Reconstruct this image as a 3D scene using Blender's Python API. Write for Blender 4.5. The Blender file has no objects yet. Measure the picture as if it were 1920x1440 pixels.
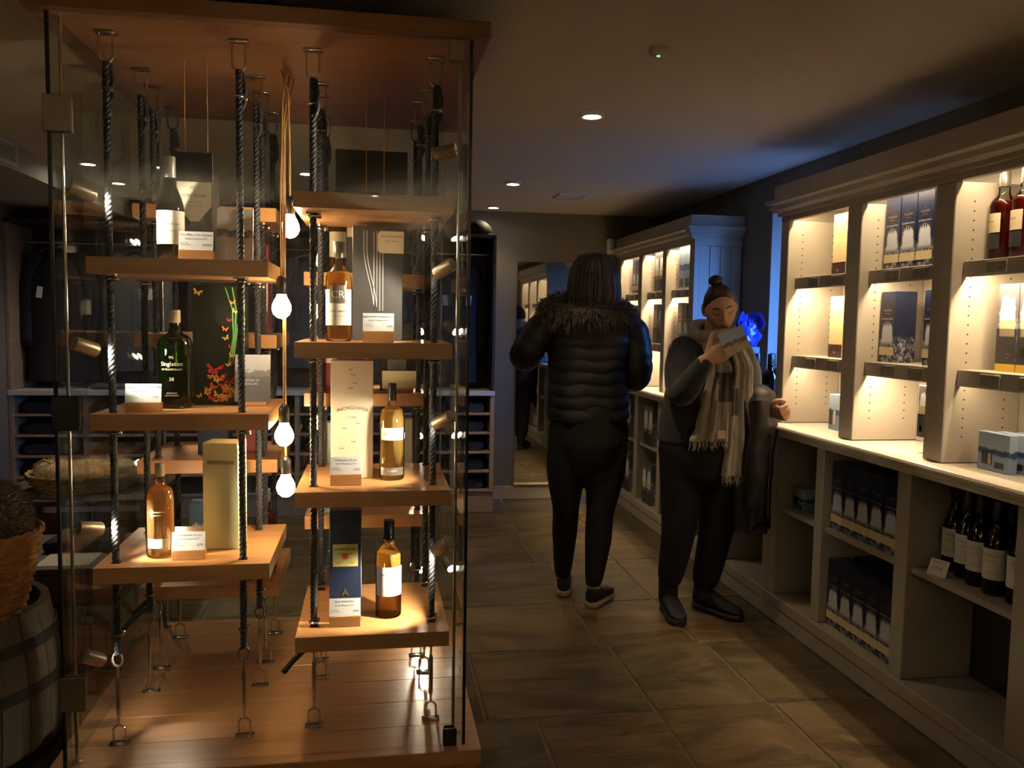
import bpy, bmesh, math, random
from mathutils import Vector, Matrix
random.seed(7)
PI = math.pi
SC = bpy.context.scene
COL = SC.collection

# ------------------------------------------------------------------ camera
cam_d = bpy.data.cameras.new('camera'); cam = bpy.data.objects.new('camera', cam_d); COL.objects.link(cam)
YAW, PIT, ROL, FPX = 0.16544, 0.07537, 0.0161, 1555.0
cam_d.sensor_fit = 'HORIZONTAL'; cam_d.sensor_width = 36.0; cam_d.lens = FPX / 1920 * 36.0
cam_d.clip_start = 0.02
_f = Vector((math.sin(YAW) * math.cos(PIT), math.cos(YAW) * math.cos(PIT), -math.sin(PIT)))
_r0 = Vector((math.cos(YAW), -math.sin(YAW), 0)); _u0 = _r0.cross(_f)
_r = _r0 * math.cos(ROL) + _u0 * math.sin(ROL); _u = -_r0 * math.sin(ROL) + _u0 * math.cos(ROL)
cam.matrix_world = Matrix(((_r.x, _u.x, -_f.x, 0), (_r.y, _u.y, -_f.y, 0), (_r.z, _u.z, -_f.z, 1.38), (0, 0, 0, 1)))
SC.camera = cam

# ------------------------------------------------------------------ world, exposure
W = bpy.data.worlds.new('world'); SC.world = W; W.use_nodes = True
_bg = W.node_tree.nodes['Background']
# dusk-blue overcast sky above, darker ground below the horizon
_tc = W.node_tree.nodes.new('ShaderNodeTexCoord'); _sx = W.node_tree.nodes.new('ShaderNodeSeparateXYZ'); _rp = W.node_tree.nodes.new('ShaderNodeValToRGB')
W.node_tree.links.new(_tc.outputs['Generated'], _sx.inputs[0]); W.node_tree.links.new(_sx.outputs[2], _rp.inputs[0]); W.node_tree.links.new(_rp.outputs[0], _bg.inputs[0])
_rp.color_ramp.elements[0].position = 0.0; _rp.color_ramp.elements[0].color = (0.004, 0.008, 0.020, 1)
_rp.color_ramp.elements[1].position = 0.02; _rp.color_ramp.elements[1].color = (0.10, 0.29, 1.0, 1)
_bg.inputs[1].default_value = 68.0
SC.view_settings.view_transform = 'Standard'; SC.view_settings.look = 'None'
SC.view_settings.gamma = 1.0; SC.view_settings.use_curve_mapping = False
SC.view_settings.exposure = 0.42
SC.cycles.max_bounces = 6; SC.cycles.transparent_max_bounces = 22
SC.cycles.diffuse_bounces = 3; SC.cycles.glossy_bounces = 3; SC.cycles.transmission_bounces = 5; SC.cycles.adaptive_threshold = 0.04; SC.cycles.adaptive_min_samples = 36
SC.cycles.sample_clamp_indirect = 4.0

WARM = (1.0, 0.74, 0.45)
K_CAB, K_DOWN, K_SPOT, K_BULB = 2.2, 0.30, 3.2, 85.0   # lamp strengths
def area(name, loc, rot, sx, sy, watts, col=WARM, spread=PI):
    l = bpy.data.lights.new(name, 'AREA'); l.shape = 'RECTANGLE'; l.size = sx; l.size_y = sy
    l.energy = watts; l.color = col; l.spread = spread
    o = bpy.data.objects.new(name, l); COL.objects.link(o); o.location = loc; o.rotation_euler = rot
    return o
def spot(name, loc, target, watts, deg=60, blend=0.4, col=WARM, r=0.02):
    l = bpy.data.lights.new(name, 'SPOT'); l.energy = watts; l.spot_size = math.radians(deg); l.spot_blend = blend
    l.color = col; l.shadow_soft_size = r
    o = bpy.data.objects.new(name, l); COL.objects.link(o); o.location = loc
    o.rotation_euler = (Vector(target) - Vector(loc)).to_track_quat('-Z', 'Y').to_euler()
    return o
# daylight enters through the window between the cabinets: a portal that samples the sky there
_p = area('window_daylight', (2.585, 3.265, 1.475), (0, PI / 2, 0), 1.08, 0.75, 1.0)
_p.data.cycles.is_portal = True

# ------------------------------------------------------------------ helpers: meshes
class MB:
    def __init__(s): s.v = []; s.f = []; s.m = []
    def add(s, verts, faces, mi=0):
        o = len(s.v); s.v += [tuple(v) for v in verts]
        s.f += [tuple(i + o for i in f) for f in faces]; s.m += [mi] * len(faces)
    def box(s, x0, y0, z0, x1, y1, z1, bev=0.0, mi=0):
        if bev <= 0:
            s.add([(x0,y0,z0),(x1,y0,z0),(x1,y1,z0),(x0,y1,z0),(x0,y0,z1),(x1,y0,z1),(x1,y1,z1),(x0,y1,z1)],
                  [(0,3,2,1),(4,5,6,7),(0,1,5,4),(1,2,6,5),(2,3,7,6),(3,0,4,7)], mi)
        else:
            b = bmesh.new()
            bmesh.ops.create_cube(b, size=1.0)
            for v in b.verts:
                v.co = ((x0+x1)/2 + v.co.x*(x1-x0), (y0+y1)/2 + v.co.y*(y1-y0), (z0+z1)/2 + v.co.z*(z1-z0))
            bmesh.ops.bevel(b, geom=b.edges[:], offset=bev, segments=1, affect='EDGES')
            b.verts.index_update()
            s.add([v.co[:] for v in b.verts], [[v.index for v in f.verts] for f in b.faces], mi); b.free()
        return s
    def lathe(s, prof, n=24, c=(0,0,0), mi=0, sx=1.0, sy=1.0, caps=True):
        v = []; f = []
        for (r, z) in prof:
            for k in range(n):
                a = 2*PI*k/n; v.append((c[0]+r*math.cos(a)*sx, c[1]+r*math.sin(a)*sy, c[2]+z))
        for i in range(len(prof)-1):
            for k in range(n):
                a, b = i*n+k, i*n+(k+1) % n; f.append((a, b, b+n, a+n))
        if caps:
            f.append(tuple(range(n-1, -1, -1))); f.append(tuple((len(prof)-1)*n+k for k in range(n)))
        s.add(v, f, mi); return s
    def loft(s, rings, caps=True, mi=0, closed=False):
        n = len(rings[0]); v = [p for r in rings for p in r]; f = []
        L = len(rings)
        for i in range(L if closed else L-1):
            for k in range(n):
                a, b = i*n+k, i*n+(k+1) % n; c2 = ((i+1) % L)*n
                f.append((a, b, c2+(k+1) % n, c2+k))
        if caps and not closed:
            f.append(tuple(range(n-1, -1, -1))); f.append(tuple((L-1)*n+k for k in range(n)))
        s.add(v, f, mi); return s
    def tube(s, path, r, n=8, closed=False, caps=True, mi=0, flat=1.0):
        P = [Vector(p) for p in path]; L = len(P)
        R = r if isinstance(r, (list, tuple)) else [r]*L
        rings = []; up = None
        for i in range(L):
            if closed: t = P[(i+1) % L] - P[i-1]
            else: t = P[min(i+1, L-1)] - P[max(i-1, 0)]
            if t.length < 1e-9: t = Vector((0,0,1))
            t.normalize()
            if up is None:
                up = Vector((0,0,1)) if abs(t.z) < 0.9 else Vector((1,0,0))
            x = up - t*up.dot(t)
            if x.length < 1e-6: x = Vector((0,1,0)) - t*t.y
            x.normalize(); y = t.cross(x); up = x
            rings.append([P[i] + x*(R[i]*math.cos(2*PI*k/n)) + y*(R[i]*flat*math.sin(2*PI*k/n)) for k in range(n)])
        s.loft(rings, caps and not closed, mi, closed); return s
    def limb(s, path, radii, n=14, mi=0):
        """rounded tapering tube"""
        P = [Vector(p) for p in path]; out = []; rr = []
        d0 = (P[0]-P[1]).normalized(); d1 = (P[-1]-P[-2]).normalized()
        for q in (0.98, 0.8, 0.45): out.append(P[0] + d0*radii[0]*q); rr.append(radii[0]*math.sqrt(max(0.02, 1-q*q)))
        # subdivide with catmull-rom
        for i in range(len(P)-1):
            a = P[max(i-1, 0)]; b = P[i]; c = P[i+1]; d = P[min(i+2, len(P)-1)]
            for q in range(5):
                t = q/5
                out.append(0.5*((2*b)+(c-a)*t+(2*a-5*b+4*c-d)*t*t+(3*b-a-3*c+d)*t**3)); rr.append(radii[i]*(1-t)+radii[i+1]*t)
        out.append(P[-1]); rr.append(radii[-1])
        for q in (0.45, 0.8, 0.98): out.append(P[-1] + d1*radii[-1]*q); rr.append(radii[-1]*math.sqrt(max(0.02, 1-q*q)))
        s.tube(out, rr, n, mi=mi); return s
    def mesh(s, name, mats, smooth=None):
        m = bpy.data.meshes.new(name); m.from_pydata(s.v, [], s.f)
        for mt in (mats if isinstance(mats, (list, tuple)) else [mats]): m.materials.append(mt)
        if any(s.m): m.polygons.foreach_set('material_index', s.m)
        m.update()
        if smooth:
            m.shade_smooth()
            if smooth < 180: m.set_sharp_from_angle(angle=math.radians(smooth))
        return m
    def build(s, name, mats, parent=None, smooth=None, loc=None, rot=None):
        return link(name, s.mesh(name, mats, smooth), parent, loc, rot)

def link(name, mesh, parent=None, loc=None, rot=None):
    """loc None with a parent: the mesh is written in world coordinates"""
    o = bpy.data.objects.new(name, mesh); COL.objects.link(o)
    if parent is not None:
        o.parent = parent
        if loc is None:
            p = parent; off = Vector((0, 0, 0))
            while p is not None: off += p.location; p = p.parent
            o.location = -off
    if loc is not None: o.location = loc
    if rot is not None: o.rotation_euler = rot
    return o
def tag(o, label=None, cat=None, group=None, kind=None):
    if label: o['label'] = label
    if cat: o['category'] = cat
    if group: o['group'] = group
    if kind: o['kind'] = kind
    return o
def thing(name, label, cat, loc=(0,0,0), rz=0.0, group=None):
    o = bpy.data.objects.new(name, None); COL.objects.link(o); o.empty_display_size = 0.05
    o.location = loc; o.rotation_euler = (0, 0, rz)
    return tag(o, label, cat, group)
def struct(name, mb, mat, smooth=None, parent=None, loc=None):
    o = mb.build(name, mat, parent, smooth, loc)
    if parent is None: o['kind'] = 'structure'
    return o
def dup(root, loc=None, rz=None, label=None, group=None):
    r = root.copy(); COL.objects.link(r)
    if loc is not None: r.location = loc
    if rz is not None: r.rotation_euler = (0, 0, rz)
    if label: r['label'] = label
    if group: r['group'] = group
    for ch in list(root.children):
        c = ch.copy(); COL.objects.link(c); c.parent = r
        for g in list(ch.children):
            d = g.copy(); COL.objects.link(d); d.parent = c
    return r
_tc = {}
def text_mesh(body, size, mat, align='CENTER', wrap_r=None, depth=0.0):
    """flat lettering in the XZ plane facing -Y, centred on the origin (or wrapped on a cylinder of radius wrap_r)"""
    key = (body, size, mat.name, align, wrap_r)
    if key in _tc: return _tc[key]
    c = bpy.data.curves.new('lettering', 'FONT'); c.body = body; c.size = size; c.align_x = align; c.align_y = 'CENTER'
    c.resolution_u = 2; c.fill_mode = 'FRONT'
    o = bpy.data.objects.new('lettering', c); COL.objects.link(o)
    m = bpy.data.meshes.new_from_object(o); bpy.data.objects.remove(o); bpy.data.curves.remove(c)
    for v in m.vertices:
        x, y = v.co.x, v.co.y
        if wrap_r: v.co = (wrap_r*math.sin(x/wrap_r), -wrap_r*math.cos(x/wrap_r), y)
        else: v.co = (x, 0, y)
    m.materials.clear(); m.materials.append(mat); m.update()
    _tc[key] = m
    return m
def fuse(mb, name, mat, voxel, it=4):
    """one continuous skin over overlapping limbs"""
    o = mb.build(name, mat)
    r = o.modifiers.new('r', 'REMESH'); r.mode = 'VOXEL'; r.voxel_size = voxel; r.use_smooth_shade = True
    if it:
        sm = o.modifiers.new('s', 'SMOOTH'); sm.factor = 0.5; sm.iterations = it
    dg = bpy.context.evaluated_depsgraph_get(); dg.update()
    m = bpy.data.meshes.new_from_object(o.evaluated_get(dg))
    bpy.data.objects.remove(o)
    m.shade_smooth()
    return m
def join_meshes(name, meshes, mats):
    b = bmesh.new()
    for m, mi in meshes:
        n = len(b.faces); b.from_mesh(m); b.faces.ensure_lookup_table()
        for f in b.faces[n:]:
            f.material_index = mi if mi is not None else f.material_index
            f.smooth = True
    m = bpy.data.meshes.new(name); b.to_mesh(m); b.free()
    for mt in mats: m.materials.append(mt)
    return m

# ------------------------------------------------------------------ helpers: materials
def _nt(name):
    m = bpy.data.materials.new(name); m.use_nodes = True
    nt = m.node_tree; return m, nt, nt.nodes['Principled BSDF'], nt.nodes['Material Output']
def _coord(nt, scale=(1,1,1), kind='Object'):
    tc = nt.nodes.new('ShaderNodeTexCoord'); mp = nt.nodes.new('ShaderNodeMapping')
    mp.inputs['Scale'].default_value = scale
    nt.links.new(tc.outputs[kind], mp.inputs['Vector']); return mp.outputs['Vector']
def _noise(nt, vec, scale, detail=4, rough=0.6, dist=0.0):
    n = nt.nodes.new('ShaderNodeTexNoise'); n.inputs['Scale'].default_value = scale; n.inputs['Detail'].default_value = detail
    n.inputs['Roughness'].default_value = rough; n.inputs['Distortion'].default_value = dist
    nt.links.new(vec, n.inputs['Vector']); return n.outputs['Fac']
def _ramp(nt, fac, stops):
    r = nt.nodes.new('ShaderNodeValToRGB'); e = r.color_ramp.elements
    while len(e) < len(stops): e.new(0.5)
    for i, (p, c) in enumerate(stops): e[i].position = p; e[i].color = (c[0], c[1], c[2], 1)
    nt.links.new(fac, r.inputs['Fac']); return r.outputs['Color']
def _bump(nt, h, strength, dist, bsdf):
    b = nt.nodes.new('ShaderNodeBump'); b.inputs['Strength'].default_value = strength; b.inputs['Distance'].default_value = dist
    nt.links.new(h, b.inputs['Height']); nt.links.new(b.outputs['Normal'], bsdf.inputs['Normal'])
def M(name, col, rough=0.5, metal=0.0, var=0.12, scale=12.0, bump=0.0, bscale=60.0, stretch=(1,1,1), spec=0.5, emit=None, es=0.0, sheen=0.0, bdist=0.002):
    m, nt, b, out = _nt(name)
    vec = _coord(nt, stretch)
    lo = tuple(c*(1-var) for c in col); hi = tuple(min(1, c*(1+var)) for c in col)
    nt.links.new(_ramp(nt, _noise(nt, vec, scale), [(0.3, lo), (0.7, hi)]), b.inputs['Base Color'])
    b.inputs['Roughness'].default_value = rough; b.inputs['Metallic'].default_value = metal
    b.inputs['Specular IOR Level'].default_value = spec
    if sheen: b.inputs['Sheen Weight'].default_value = sheen
    if bump: _bump(nt, _noise(nt, vec, bscale), bump, bdist, b)
    if emit: b.inputs['Emission Color'].default_value = (*emit, 1); b.inputs['Emission Strength'].default_value = es
    return m
def wood(name, dark, light, rough=0.35, stretch=(2, 14, 14), scale=3.0, coat=0.0):
    m, nt, b, out = _nt(name)
    vec = _coord(nt, stretch)
    n1 = _noise(nt, vec, scale, 6, 0.65, 0.6)
    nt.links.new(_ramp(nt, n1, [(0.28, dark), (0.5, tuple((a+c)/2 for a, c in zip(dark, light))), (0.72, light)]), b.inputs['Base Color'])
    b.inputs['Roughness'].default_value = rough
    b.inputs['Coat Weight'].default_value = coat; b.inputs['Coat Roughness'].default_value = 0.15
    _bump(nt, n1, 0.08, 0.001, b)
    return m
def clear(name, tint, ior=1.45, gl=1.0, rough=0.0, thick=False):
    """thin clear sheet: transmits with a tint, reflects by Fresnel"""
    m = bpy.data.materials.new(name); m.use_nodes = True; nt = m.node_tree; nt.nodes.clear()
    out = nt.nodes.new('ShaderNodeOutputMaterial'); mix = nt.nodes.new('ShaderNodeMixShader')
    tr = nt.nodes.new('ShaderNodeBsdfTransparent'); tr.inputs[0].default_value = (*tint, 1)
    g = nt.nodes.new('ShaderNodeBsdfGlossy'); g.inputs['Roughness'].default_value = rough; g.inputs['Color'].default_value = (gl, gl, gl, 1)
    fr = nt.nodes.new('ShaderNodeFresnel')
    ge = nt.nodes.new('ShaderNodeNewGeometry'); mr = nt.nodes.new('ShaderNodeMapRange'); mr.inputs[3].default_value = ior; mr.inputs[4].default_value = ior if thick else 1/ior   # thick-walled bottles keep their dark refracting rims
    nt.links.new(ge.outputs['Backfacing'], mr.inputs[0]); nt.links.new(mr.outputs[0], fr.inputs['IOR'])
    nt.links.new(fr.outputs[0], mix.inputs[0]); nt.links.new(tr.outputs[0], mix.inputs[1]); nt.links.new(g.outputs[0], mix.inputs[2])
    nt.links.new(mix.outputs[0], out.inputs[0]); return m
def liquid(name, col, deep):
    m = bpy.data.materials.new(name); m.use_nodes = True; nt = m.node_tree; nt.nodes.clear()
    out = nt.nodes.new('ShaderNodeOutputMaterial')
    tr = nt.nodes.new('ShaderNodeBsdfTransparent'); tr.inputs[0].default_value = (*col, 1)
    gl = nt.nodes.new('ShaderNodeBsdfGlass'); gl.inputs['Color'].default_value = (*col, 1); gl.inputs['IOR'].default_value = 1.33; gl.inputs['Roughness'].default_value = 0.02
    df = nt.nodes.new('ShaderNodeBsdfTranslucent'); df.inputs['Color'].default_value = (*deep, 1)
    d2 = nt.nodes.new('ShaderNodeBsdfDiffuse'); d2.inputs['Color'].default_value = (*deep, 1)
    ad = nt.nodes.new('ShaderNodeMixShader'); ad.inputs[0].default_value = 0.4
    nt.links.new(df.outputs[0], ad.inputs[1]); nt.links.new(d2.outputs[0], ad.inputs[2])
    m1 = nt.nodes.new('ShaderNodeMixShader'); m1.inputs[0].default_value = 0.55
    nt.links.new(tr.outputs[0], m1.inputs[1]); nt.links.new(gl.outputs[0], m1.inputs[2])
    m2 = nt.nodes.new('ShaderNodeMixShader'); m2.inputs[0].default_value = 0.27
    nt.links.new(m1.outputs[0], m2.inputs[1]); nt.links.new(ad.outputs[0], m2.inputs[2])
    nt.links.new(m2.outputs[0], out.inputs[0]); return m
def emis(name, col, s):
    m = bpy.data.materials.new(name); m.use_nodes = True; nt = m.node_tree; nt.nodes.clear()
    out = nt.nodes.new('ShaderNodeOutputMaterial'); e = nt.nodes.new('ShaderNodeEmission')
    e.inputs[0].default_value = (*col, 1); e.inputs[1].default_value = s
    nt.links.new(e.outputs[0], out.inputs[0]); return m
def splash(name, night, foam, lo=0.30, hi=0.58, c=0.42, side=False):
    """printed carton: dark sky, a white burst of spray over a rocky sea"""
    m, nt, b, out = _nt(name)
    tc = nt.nodes.new('ShaderNodeTexCoord'); sp = nt.nodes.new('ShaderNodeSeparateXYZ')
    nt.links.new(tc.outputs['Generated'], sp.inputs[0])
    def ma(op, a, bb=None, cl=False):
        n = nt.nodes.new('ShaderNodeMath'); n.operation = op; n.use_clamp = cl
        for i, q in enumerate((a, bb)):
            if q is None: continue
            if isinstance(q, (int, float)): n.inputs[i].default_value = q
            else: nt.links.new(q, n.inputs[i])
        return n.outputs[0]
    def mr(v, a, bb, c0, d):
        n = nt.nodes.new('ShaderNodeMapRange'); n.clamp = True
        nt.links.new(v, n.inputs[0])
        for i, q in enumerate((a, bb, c0, d)): n.inputs[i+1].default_value = q
        return n.outputs[0]
    u = ma('ADD', sp.outputs[0], ma('MULTIPLY', sp.outputs[1], 0.35)); z = sp.outputs[2]
    mp = nt.nodes.new('ShaderNodeMapping'); mp.inputs['Scale'].default_value = (2.2, 2.2, 5.0); nt.links.new(tc.outputs['Generated'], mp.inputs[0])
    n1 = _noise(nt, mp.outputs[0], 2.6, 6, 0.7); n2 = _noise(nt, mp.outputs[0], 2.6, 7, 0.72, 0.9)
    mp3 = nt.nodes.new('ShaderNodeMapping'); mp3.inputs['Scale'].default_value = (9, 9, 1.2); nt.links.new(tc.outputs['Generated'], mp3.inputs[0])
    n3 = _noise(nt, mp3.outputs[0], 1.6, 4, 0.6)
    du = ma('ABSOLUTE', ma('SUBTRACT', ma('ADD', u, ma('MULTIPLY', ma('SUBTRACT', n1, 0.5), 0.35)), c))
    wide = mr(z, lo, hi, 0.47, 0.33)
    plume = ma('MULTIPLY', mr(ma('SUBTRACT', wide, du), 0.0, 0.10, 0, 1), mr(ma('ADD', z, ma('MULTIPLY', ma('SUBTRACT', n3, 0.5), 0.30)), hi-0.03, hi, 1, 0))
    plume = ma('MULTIPLY', plume, mr(z, lo-0.05, lo+0.02, 0, 1))
    sea = ma('MULTIPLY', mr(n2, 0.46, 0.64, 0, 0.75), mr(z, lo+0.02, lo+0.10, 1, 0))
    mask = ma('MAXIMUM', plume, sea, True)
    mx = nt.nodes.new('ShaderNodeMix'); mx.data_type = 'RGBA'
    nt.links.new(mask, mx.inputs[0]); mx.inputs[6].default_value = (*night, 1); mx.inputs[7].default_value = (*foam, 1)
    nt.links.new(mx.outputs[2], b.inputs['Base Color']); b.inputs['Roughness'].default_value = 0.28
    return m
def landscape(name, sky, hills, ground, horizon=0.62, mono=False):
    """printed card: pale sky over a dark uneven horizon and a plain field below"""
    m, nt, b, out = _nt(name)
    tc = nt.nodes.new('ShaderNodeTexCoord'); sp = nt.nodes.new('ShaderNodeSeparateXYZ'); nt.links.new(tc.outputs['Generated'], sp.inputs[0])
    mp = nt.nodes.new('ShaderNodeMapping'); mp.inputs['Scale'].default_value = (2.2, 2.2, 6); nt.links.new(tc.outputs['Generated'], mp.inputs[0])
    n = _noise(nt, mp.outputs[0], 1.5, 6, 0.6)
    a = nt.nodes.new('ShaderNodeMath'); a.operation = 'MULTIPLY_ADD'; nt.links.new(n, a.inputs[0]); a.inputs[1].default_value = 0.45; nt.links.new(sp.outputs[2], a.inputs[2])
    h = horizon + 0.22
    col = _ramp(nt, a.outputs[0], [(0.0, ground), (h-0.16, ground), (h-0.12, hills), (h, hills), (h+0.015, sky), (1.0, sky)])
    nt.links.new(col, b.inputs['Base Color']); b.inputs['Roughness'].default_value = 0.35
    return m

m_ceiling = M('ceiling_paint', (0.84, 0.78, 0.66), 0.85, var=0.03, scale=3)
m_wall = M('wall_paint', (0.20, 0.18, 0.14), 0.8, var=0.05, scale=2)
m_wallpale = M('pale_wall_paint', (0.55, 0.53, 0.50), 0.85, var=0.04, scale=3)
m_cab = M('greige_paint', (0.42, 0.375, 0.305), 0.42, var=0.04, scale=4)
m_top = M('pale_worktop_paint', (0.66, 0.59, 0.48), 0.35, var=0.04, scale=4)
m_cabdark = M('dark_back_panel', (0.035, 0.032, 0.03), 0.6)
m_beech = wood('oiled_beech', (0.44, 0.205, 0.075), (0.62, 0.32, 0.13), 0.32, (1.5, 16, 16), 2.2, 0.25)
m_beech_y = wood('oiled_beech_lengthwise', (0.40, 0.185, 0.068), (0.56, 0.285, 0.115), 0.30, (16, 1.5, 16), 2.2, 0.3)
m_canopy = wood('shade_toned_beech', (0.24, 0.105, 0.040), (0.36, 0.170, 0.070), 0.28, (1.5, 16, 16), 2.2, 0.3)  # same beech, toned darker: shade of the canopy put into the colour
m_paleoak = wood('pale_oak', (0.30, 0.21, 0.125), (0.42, 0.30, 0.19), 0.5, (2, 2, 14), 3)
m_darkwood = wood('dark_wood', (0.035, 0.018, 0.010), (0.075, 0.040, 0.022), 0.45, (14, 14, 2), 3)
m_glass = clear('clear_glass', (0.955, 0.975, 0.962), 1.42)
m_bottle = clear('bottle_glass', (0.95, 0.96, 0.95), 1.45, thick=True)
m_gbottle = clear('green_bottle_glass', (0.35, 0.52, 0.22), 1.5, thick=True)
m_mirror = M('mirror_silver', (0.80, 0.80, 0.79), 0.015, 1.0, var=0.0)
m_chrome = M('polished_metal', (0.62, 0.60, 0.56), 0.18, 1.0, var=0.05)
m_brushed = M('brushed_metal', (0.42, 0.37, 0.29), 0.38, 1.0, var=0.08, scale=40)
m_seal = M('black_edge_seal', (0.01, 0.011, 0.01), 0.3)
m_rope = M('dark_navy_rope', (0.020, 0.022, 0.030), 0.55, var=0.3, scale=120)
m_cord = M('gold_braided_cord', (0.45, 0.24, 0.07), 0.5, var=0.25, scale=300)
m_black = M('matt_black', (0.012, 0.012, 0.013), 0.45)
m_white = M('white_card', (0.78, 0.78, 0.80), 0.6, var=0.02)
m_cream = M('cream_paper', (0.80, 0.68, 0.42), 0.5, var=0.06)
m_ink = M('black_ink', (0.02, 0.02, 0.03), 0.6)
m_inkblue = M('blue_ink', (0.04, 0.06, 0.20), 0.6)
m_gold = M('gold_foil', (0.70, 0.42, 0.10), 0.28, 0.8)
m_red = M('dark_red_print', (0.22, 0.012, 0.015), 0.4)
# ================================================================== the room
XL, XR, YB, YF, ZC = -2.36, 2.17, 6.29, -2.0, 2.208
def stone():
    m, nt, b, out = _nt('riven_flagstone')
    vec = _coord(nt, (1, 1, 1), 'Object')
    oi = nt.nodes.new('ShaderNodeObjectInfo')
    ad = nt.nodes.new('ShaderNodeVectorMath'); ad.operation = 'MULTIPLY_ADD'
    cb = nt.nodes.new('ShaderNodeCombineXYZ'); nt.links.new(oi.outputs['Random'], cb.inputs[0]); nt.links.new(oi.outputs['Random'], cb.inputs[1])
    ad.inputs[1].default_value = (13, 7, 5); nt.links.new(cb.outputs[0], ad.inputs[0]); nt.links.new(vec, ad.inputs[2])
    mp = nt.nodes.new('ShaderNodeMapping'); mp.inputs['Scale'].default_value = (0.55, 1.6, 1.0); mp.inputs['Rotation'].default_value = (0, 0, 0.35); nt.links.new(ad.outputs[0], mp.inputs[0])
    n1 = _noise(nt, mp.outputs[0], 3.0, 9, 0.68, 1.6); n2 = _noise(nt, mp.outputs[0], 15, 9, 0.75, 1.8); n3 = _noise(nt, ad.outputs[0], 1.1, 3, 0.5)
    def ma(op, x, y):
        n = nt.nodes.new('ShaderNodeMath'); n.operation = op
        for i, q in enumerate((x, y)):
            if isinstance(q, (int, float)): n.inputs[i].default_value = q
            else: nt.links.new(q, n.inputs[i])
        return n.outputs[0]
    h = ma('ADD', ma('MULTIPLY', n1, 0.62), ma('MULTIPLY', n2, 0.38))
    # riven edges: thin pale lines where the layers break
    ed = ma('ABSOLUTE', ma('SUBTRACT', n1, 0.54), 0.0); vein = nt.nodes.new('ShaderNodeMapRange'); nt.links.new(ed, vein.inputs[0]); vein.inputs[1].default_value = 0.0; vein.inputs[2].default_value = 0.016; vein.inputs[3].default_value = 0.55; vein.inputs[4].default_value = 0.0
    base = _ramp(nt, h, [(0.36, (0.042, 0.029, 0.012)), (0.48, (0.100, 0.070, 0.031)), (0.58, (0.160, 0.117, 0.058)), (0.70, (0.26, 0.21, 0.135))])
    tone = _ramp(nt, n3, [(0.35, (0.75, 0.80, 0.80)), (0.65, (1.25, 1.05, 0.80))])
    mu = nt.nodes.new('ShaderNodeMix'); mu.data_type = 'RGBA'; mu.blend_type = 'MULTIPLY'; mu.inputs[0].default_value = 1.0; nt.links.new(base, mu.inputs[6]); nt.links.new(tone, mu.inputs[7])
    mv = nt.nodes.new('ShaderNodeMix'); mv.data_type = 'RGBA'; nt.links.new(ma('MULTIPLY', vein.outputs[0], n2), mv.inputs[0]); nt.links.new(mu.outputs[2], mv.inputs[6]); mv.inputs[7].default_value = (0.30, 0.25, 0.165, 1)
    nt.links.new(mv.outputs[2], b.inputs['Base Color'])
    rr = nt.nodes.new('ShaderNodeMapRange'); nt.links.new(n2, rr.inputs[0]); rr.inputs[1].default_value = 0.3; rr.inputs[2].default_value = 0.7; rr.inputs[3].default_value = 0.24; rr.inputs[4].default_value = 0.5
    nt.links.new(rr.outputs[0], b.inputs['Roughness'])
    _bump(nt, h, 1.0, 0.016, b)
    return m
m_stone = stone()
m_grout = M('pale_mortar', (0.13, 0.10, 0.065), 0.9, var=0.2, scale=30)
fl = MB().box(XL-0.1, YF-0.1, -0.10, XR+0.3, YB+0.1, -0.006)
floor = struct('floor', fl, m_grout)
rows = [YF, -1.45, -0.85, -0.2, 0.45, 1.05, 1.62, 2.2, 2.75, 3.34, 3.9, 4.6, 5.25, 5.8, YB]
cols0 = [XL, -1.85, -1.3, -0.72, -0.12, 0.42, 0.94, 1.40, 1.84, XR]
for i in range(len(rows)-1):
    jit = [0.0] + [random.uniform(-0.16, 0.16) if c < 0.9 else random.uniform(-0.02, 0.05) for c in cols0[1:-1]] + [0.0]
    if 7 <= i <= 8: jit[6] = 0.06
    cs = [c + j for c, j in zip(cols0, jit)]
    for k in range(len(cs)-1):
        g = 0.006
        x0, x1, y0, y1 = cs[k]+g, cs[k+1]-g, rows[i]+g, rows[i+1]-g
        cx, cy = (x0+x1)/2, (y0+y1)/2
        dz = random.uniform(-0.0015, 0.0)
        s = MB(); s.box(x0-cx, y0-cy, -0.045, x1-cx, y1-cy, dz, 0.004)
        s.build('flagstone', m_stone, floor, None, (cx, cy, 0), (random.uniform(-0.001, 0.001), 0, 0))

struct('ceiling', MB().box(XL-0.1, YF-0.1, ZC, XR+0.4, YB+0.1, ZC+0.1), m_ceiling)
w = MB(); WX = XR+0.45
w.box(XR, YF, 0, WX, 2.86, ZC); w.box(XR, 4.356, 0, WX, YB, ZC); w.box(XR, 2.86, 0, WX, 4.356, 0.90); w.box(XR, 2.86, 2.05, WX, 4.356, ZC); w.box(2.56, 3.655, 0.90, WX, 4.356, 2.05)
struct('wall_right', w, m_wall)
struct('wall_back', MB().box(XL-0.1, YB, 0, WX, YB+0.1, ZC), m_wall)
struct('wall_left', MB().box(XL-0.1, YF, 0, XL, YB, ZC), m_wall)
struct('wall_front', MB().box(XL-0.1, YF-0.1, 0, WX, YF, ZC), m_wallpale)
struct('baseboard_back', MB().box(0.862, YB-0.016, 0, 1.82, YB, 0.105, 0.004), m_cab)
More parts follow.
